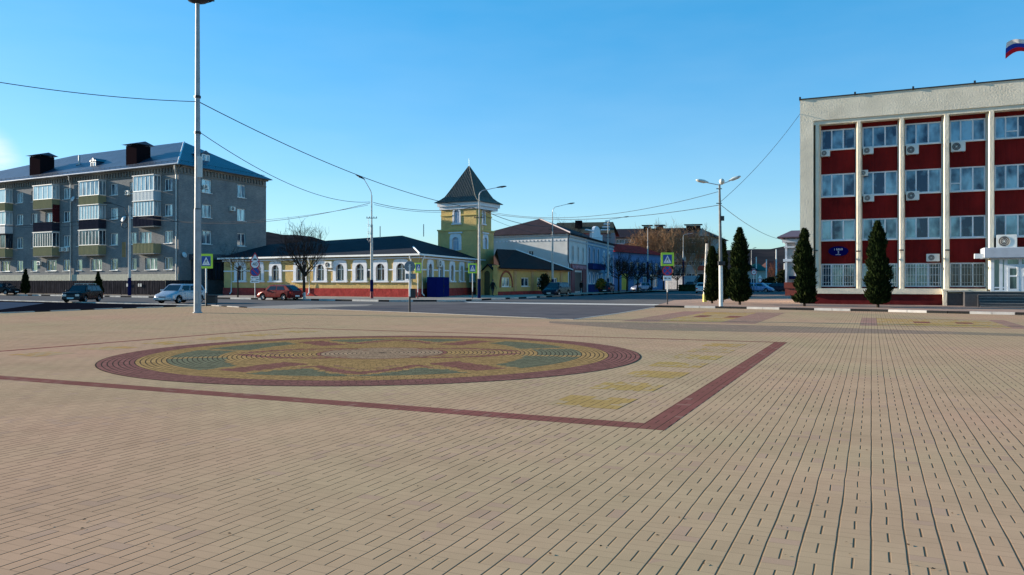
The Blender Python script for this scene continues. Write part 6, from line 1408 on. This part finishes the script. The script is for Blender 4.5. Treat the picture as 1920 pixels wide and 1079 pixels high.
ground_tree(1431, 185, 500, seed=72, label='small brown bare tree beside the green roofed house', trunk_h=.2, spread=.9, limbs=9, r0=.1, lean=.4, mats=(BARK, mat('reddish_twigs', (.2, .08, .05), .95)), twigs=3)

# ================================================================== PEOPLE
def person(px, Z, az, label, seed=0, H=1.76, cloth=(.015, .015, .018), z=.11, legs=(.03, .03, .035), stride=.24):
    x, y = at(px, Z); r = thing('person', label, 'person', (x, y, z), radians(-az)); k = H/1.76
    me = bpy.data.meshes.new('body'); o = bpy.data.objects.new('body', me); COL.objects.link(o); o.parent = r
    J = [((0, 0, .95), .15), ((0, .01, 1.15), .15), ((0, .0, 1.35), .17), ((0, 0, 1.46), .09), ((0, .01, 1.52), .058), ((0, .02, 1.58), .075), ((0, .03, 1.66), .095), ((0, .025, 1.735), .06)]
    E_ = [(i, i+1) for i in range(7)]
    def chain(st, pts):
        p = st
        for q_ in pts: J.append(q_); E_.append((p, len(J)-1)); p = len(J)-1
        return p
    for s_, f in ((1, stride), (-1, -stride)):
        chain(0, [((s_*.1, 0, .88), .11), ((s_*.11, f*.55+.03, .5), .075), ((s_*.11, f-.03*s_, .1), .05), ((s_*.12, f+.1, .035), .04), ((s_*.12, f+.17, .03), .03)])
        h = chain(2, [((s_*.19, 0, 1.41), .075), ((s_*.25, -f*.3, 1.16), .055), ((s_*.27, -f*.9+.05, .93), .042), ((s_*.265, -f*.98+.08, .86), .038)])
        for a in range(5):     # thumb and four fingers, slightly curled
            fx = s_*(.25+.012*0)-s_*.02*(a == 0); dy = .05 if a == 0 else .03-.018*(a-1); ln = (.05, .085, .095, .088, .07)[a]
            chain(h, [((s_*.265-(s_*.02 if a == 0 else 0), -f*.98+.08+dy, .82), .011), ((s_*.255-(s_*.025 if a == 0 else 0), -f*.98+.09+dy, .84-ln), .009)])
    me.from_pydata([tuple(c*k for c in p) for p, _ in J], E_, []); me.update()
    mo = o.modifiers.new('Skin', 'SKIN'); sv = me.skin_vertices[0].data if me.skin_vertices else None
    if sv is None:
        bm = bmesh.new(); bm.from_mesh(me); bm.verts.layers.skin.verify(); bm.to_mesh(me); bm.free(); sv = me.skin_vertices[0].data
    for i, (_, rr) in enumerate(J): sv[i].radius = (rr*k, rr*k*(.75 if 0 < i < 4 else 1))
    sv[0].use_root = True
    o.modifiers.new('Sub', 'SUBSURF').levels = 1; o.modifiers['Sub'].render_levels = 2
    m_ = bpy.data.materials.new('clothed_body'); t = NT(m_); sp = t.t.nodes.new('ShaderNodeSeparateXYZ'); t.L(t.obj(), sp.inputs[0])
    up = t.math('GREATER_THAN', sp.outputs[2], 1.51*k); lo = t.math('LESS_THAN', sp.outputs[2], .9*k)
    c_ = t.mix(lo, cloth, legs); c_ = t.mix(up, c_, (.42, .24, .17)); t.L(c_, t.b.inputs['Base Color']); t.b.inputs['Roughness'].default_value = .85; me.materials.append(m_)
    m = MB(); m.lathe([(.085, .0), (.105, .05), (.1, .1), (.06, .145), (.01, .155)], (0, .015*k, 1.64*k), 12); m.build('cap', BLACK, r, 60)
    m = MB(); f = .125; m.tube([(0, f, 1.635*k), (0, f+.025, 1.615*k)], .013, 6); m.build('nose', mat('skin', (.42, .24, .17), .7), r)
    m = MB(); m.lathe([(.19, -.28), (.2, -.05), (.19, .15), (.2, .38), (.12, .5)], (0, 0, 1.0*k), 14); m.build('coat', mat('dark_coat', cloth, .9), r, 60)
    return r
person(924, 88.5, 150, 'person in dark jacket and cap walking past the gabled portal', H=1.78)
person(1090, 116, 190, 'person in dark clothes standing at the dark red shop front', H=1.7, stride=.08)

# ================================================================== OVERHEAD CABLES
CB = mat('cable_rubber', (.012, .012, .015), .6, var=0)
def cable(a, b, sag, label, rad=.022, n=24):
    (x0, y0, Z0), (x1, y1, Z1) = a, b; P0 = Vector((*at(x0, Z0), hz(y0, Z0))); P1 = Vector((*at(x1, Z1), hz(y1, Z1))); pts = []
    for i in range(n+1):
        t = i/n; p = P0.lerp(P1, t); p.z -= sag*4*t*(1-t); pts.append(p-P0)
    m = MB(); m.tube(pts, rad, 5); o = m.build('cable', CB); o.location = P0; tag(o, label, 'cable', 'overhead cables')
cable((-60, 145, 36), (368, 191, 42.6), .2, 'cable running from the left edge of the view to the tall mast', .02)
cable((374, 192, 42.6), (897, 392, 75.9), .9, 'long cable sloping from the tall mast down to the lamp before the tower', .025)
cable((374, 248, 42.6), (694, 379, 74.9), 1.1, 'cable sloping from the tall mast to the lamp before the yellow house', .02)
cable((246, 404, 90), (694, 381, 74.9), 1.4, 'upper cable from the pole before the flats to the lamp before the yellow house', .022)
cable((246, 408, 90), (690, 385, 74.9), 1.0, 'lower cable from the pole before the flats to the lamp before the yellow house', .016)
cable((-60, 425, 84), (241, 404, 90), .35, 'cable across the facade of the flats to the coiled pole', .025)
cable((-60, 415, 87), (241, 408, 90), .9, 'thin sagging cable across the facade of the flats', .016)
cable((700, 380, 75), (896, 388, 76), .55, 'upper cable between the two lamps before the yellow house', .024)
cable((702, 384, 75), (896, 392, 76), .5, 'lower cable between the two lamps before the yellow house', .018)
cable((902, 394, 76), (1346, 360, 50.5), 1.15, 'upper cable from the tower lamp to the twin-armed lamp', .017)
cable((902, 398, 76), (1348, 385, 50.5), .8, 'lower cable from the tower lamp to the twin-armed lamp', .019)
cable((903, 393, 76), (1036, 424, 101), .55, 'short cable sloping down from the tower lamp toward the next lamp', .03)
cable((903, 402, 76), (1060, 440, 106), .7, 'thin cable from the tower lamp to the corner house', .016)
cable((1352, 378, 50.5), (1500, 214, 57), .35, 'cable rising from the twin-armed lamp to the office roof corner', .014)
cable((1352, 385, 50.5), (1473, 450, 92), .5, 'thin cable falling from the twin-armed lamp to the pink building', .018)
cable((1036, 426, 101), (1140, 446, 124), .5, 'thin cable between the third and fourth street lamps', .02)
# small litter and leaves on the square, one object of stuff
R = random.Random(3); m = MB()
for i in range(160):
    px = R.uniform(-100, 2000); py = 640+440*R.random()**1.3; x, y = G(px, py); a = R.uniform(0, 2*pi); s_ = R.uniform(.006, .018)
    c, s2 = cos(a)*s_, sin(a)*s_; m.add([(x-c, y-s2, .007), (x+s2*.5, y-c*.5, .012), (x+c, y+s2, .009), (x-s2*.5, y+c*.5, .008)], [(0, 1, 2, 3)])
o = m.build('leaf_litter', mat('dry_leaf', (.07, .045, .03), .9)); tag(o, 'tiny dry leaves and crumbs scattered over the beige pavers', 'litter', kind='stuff')
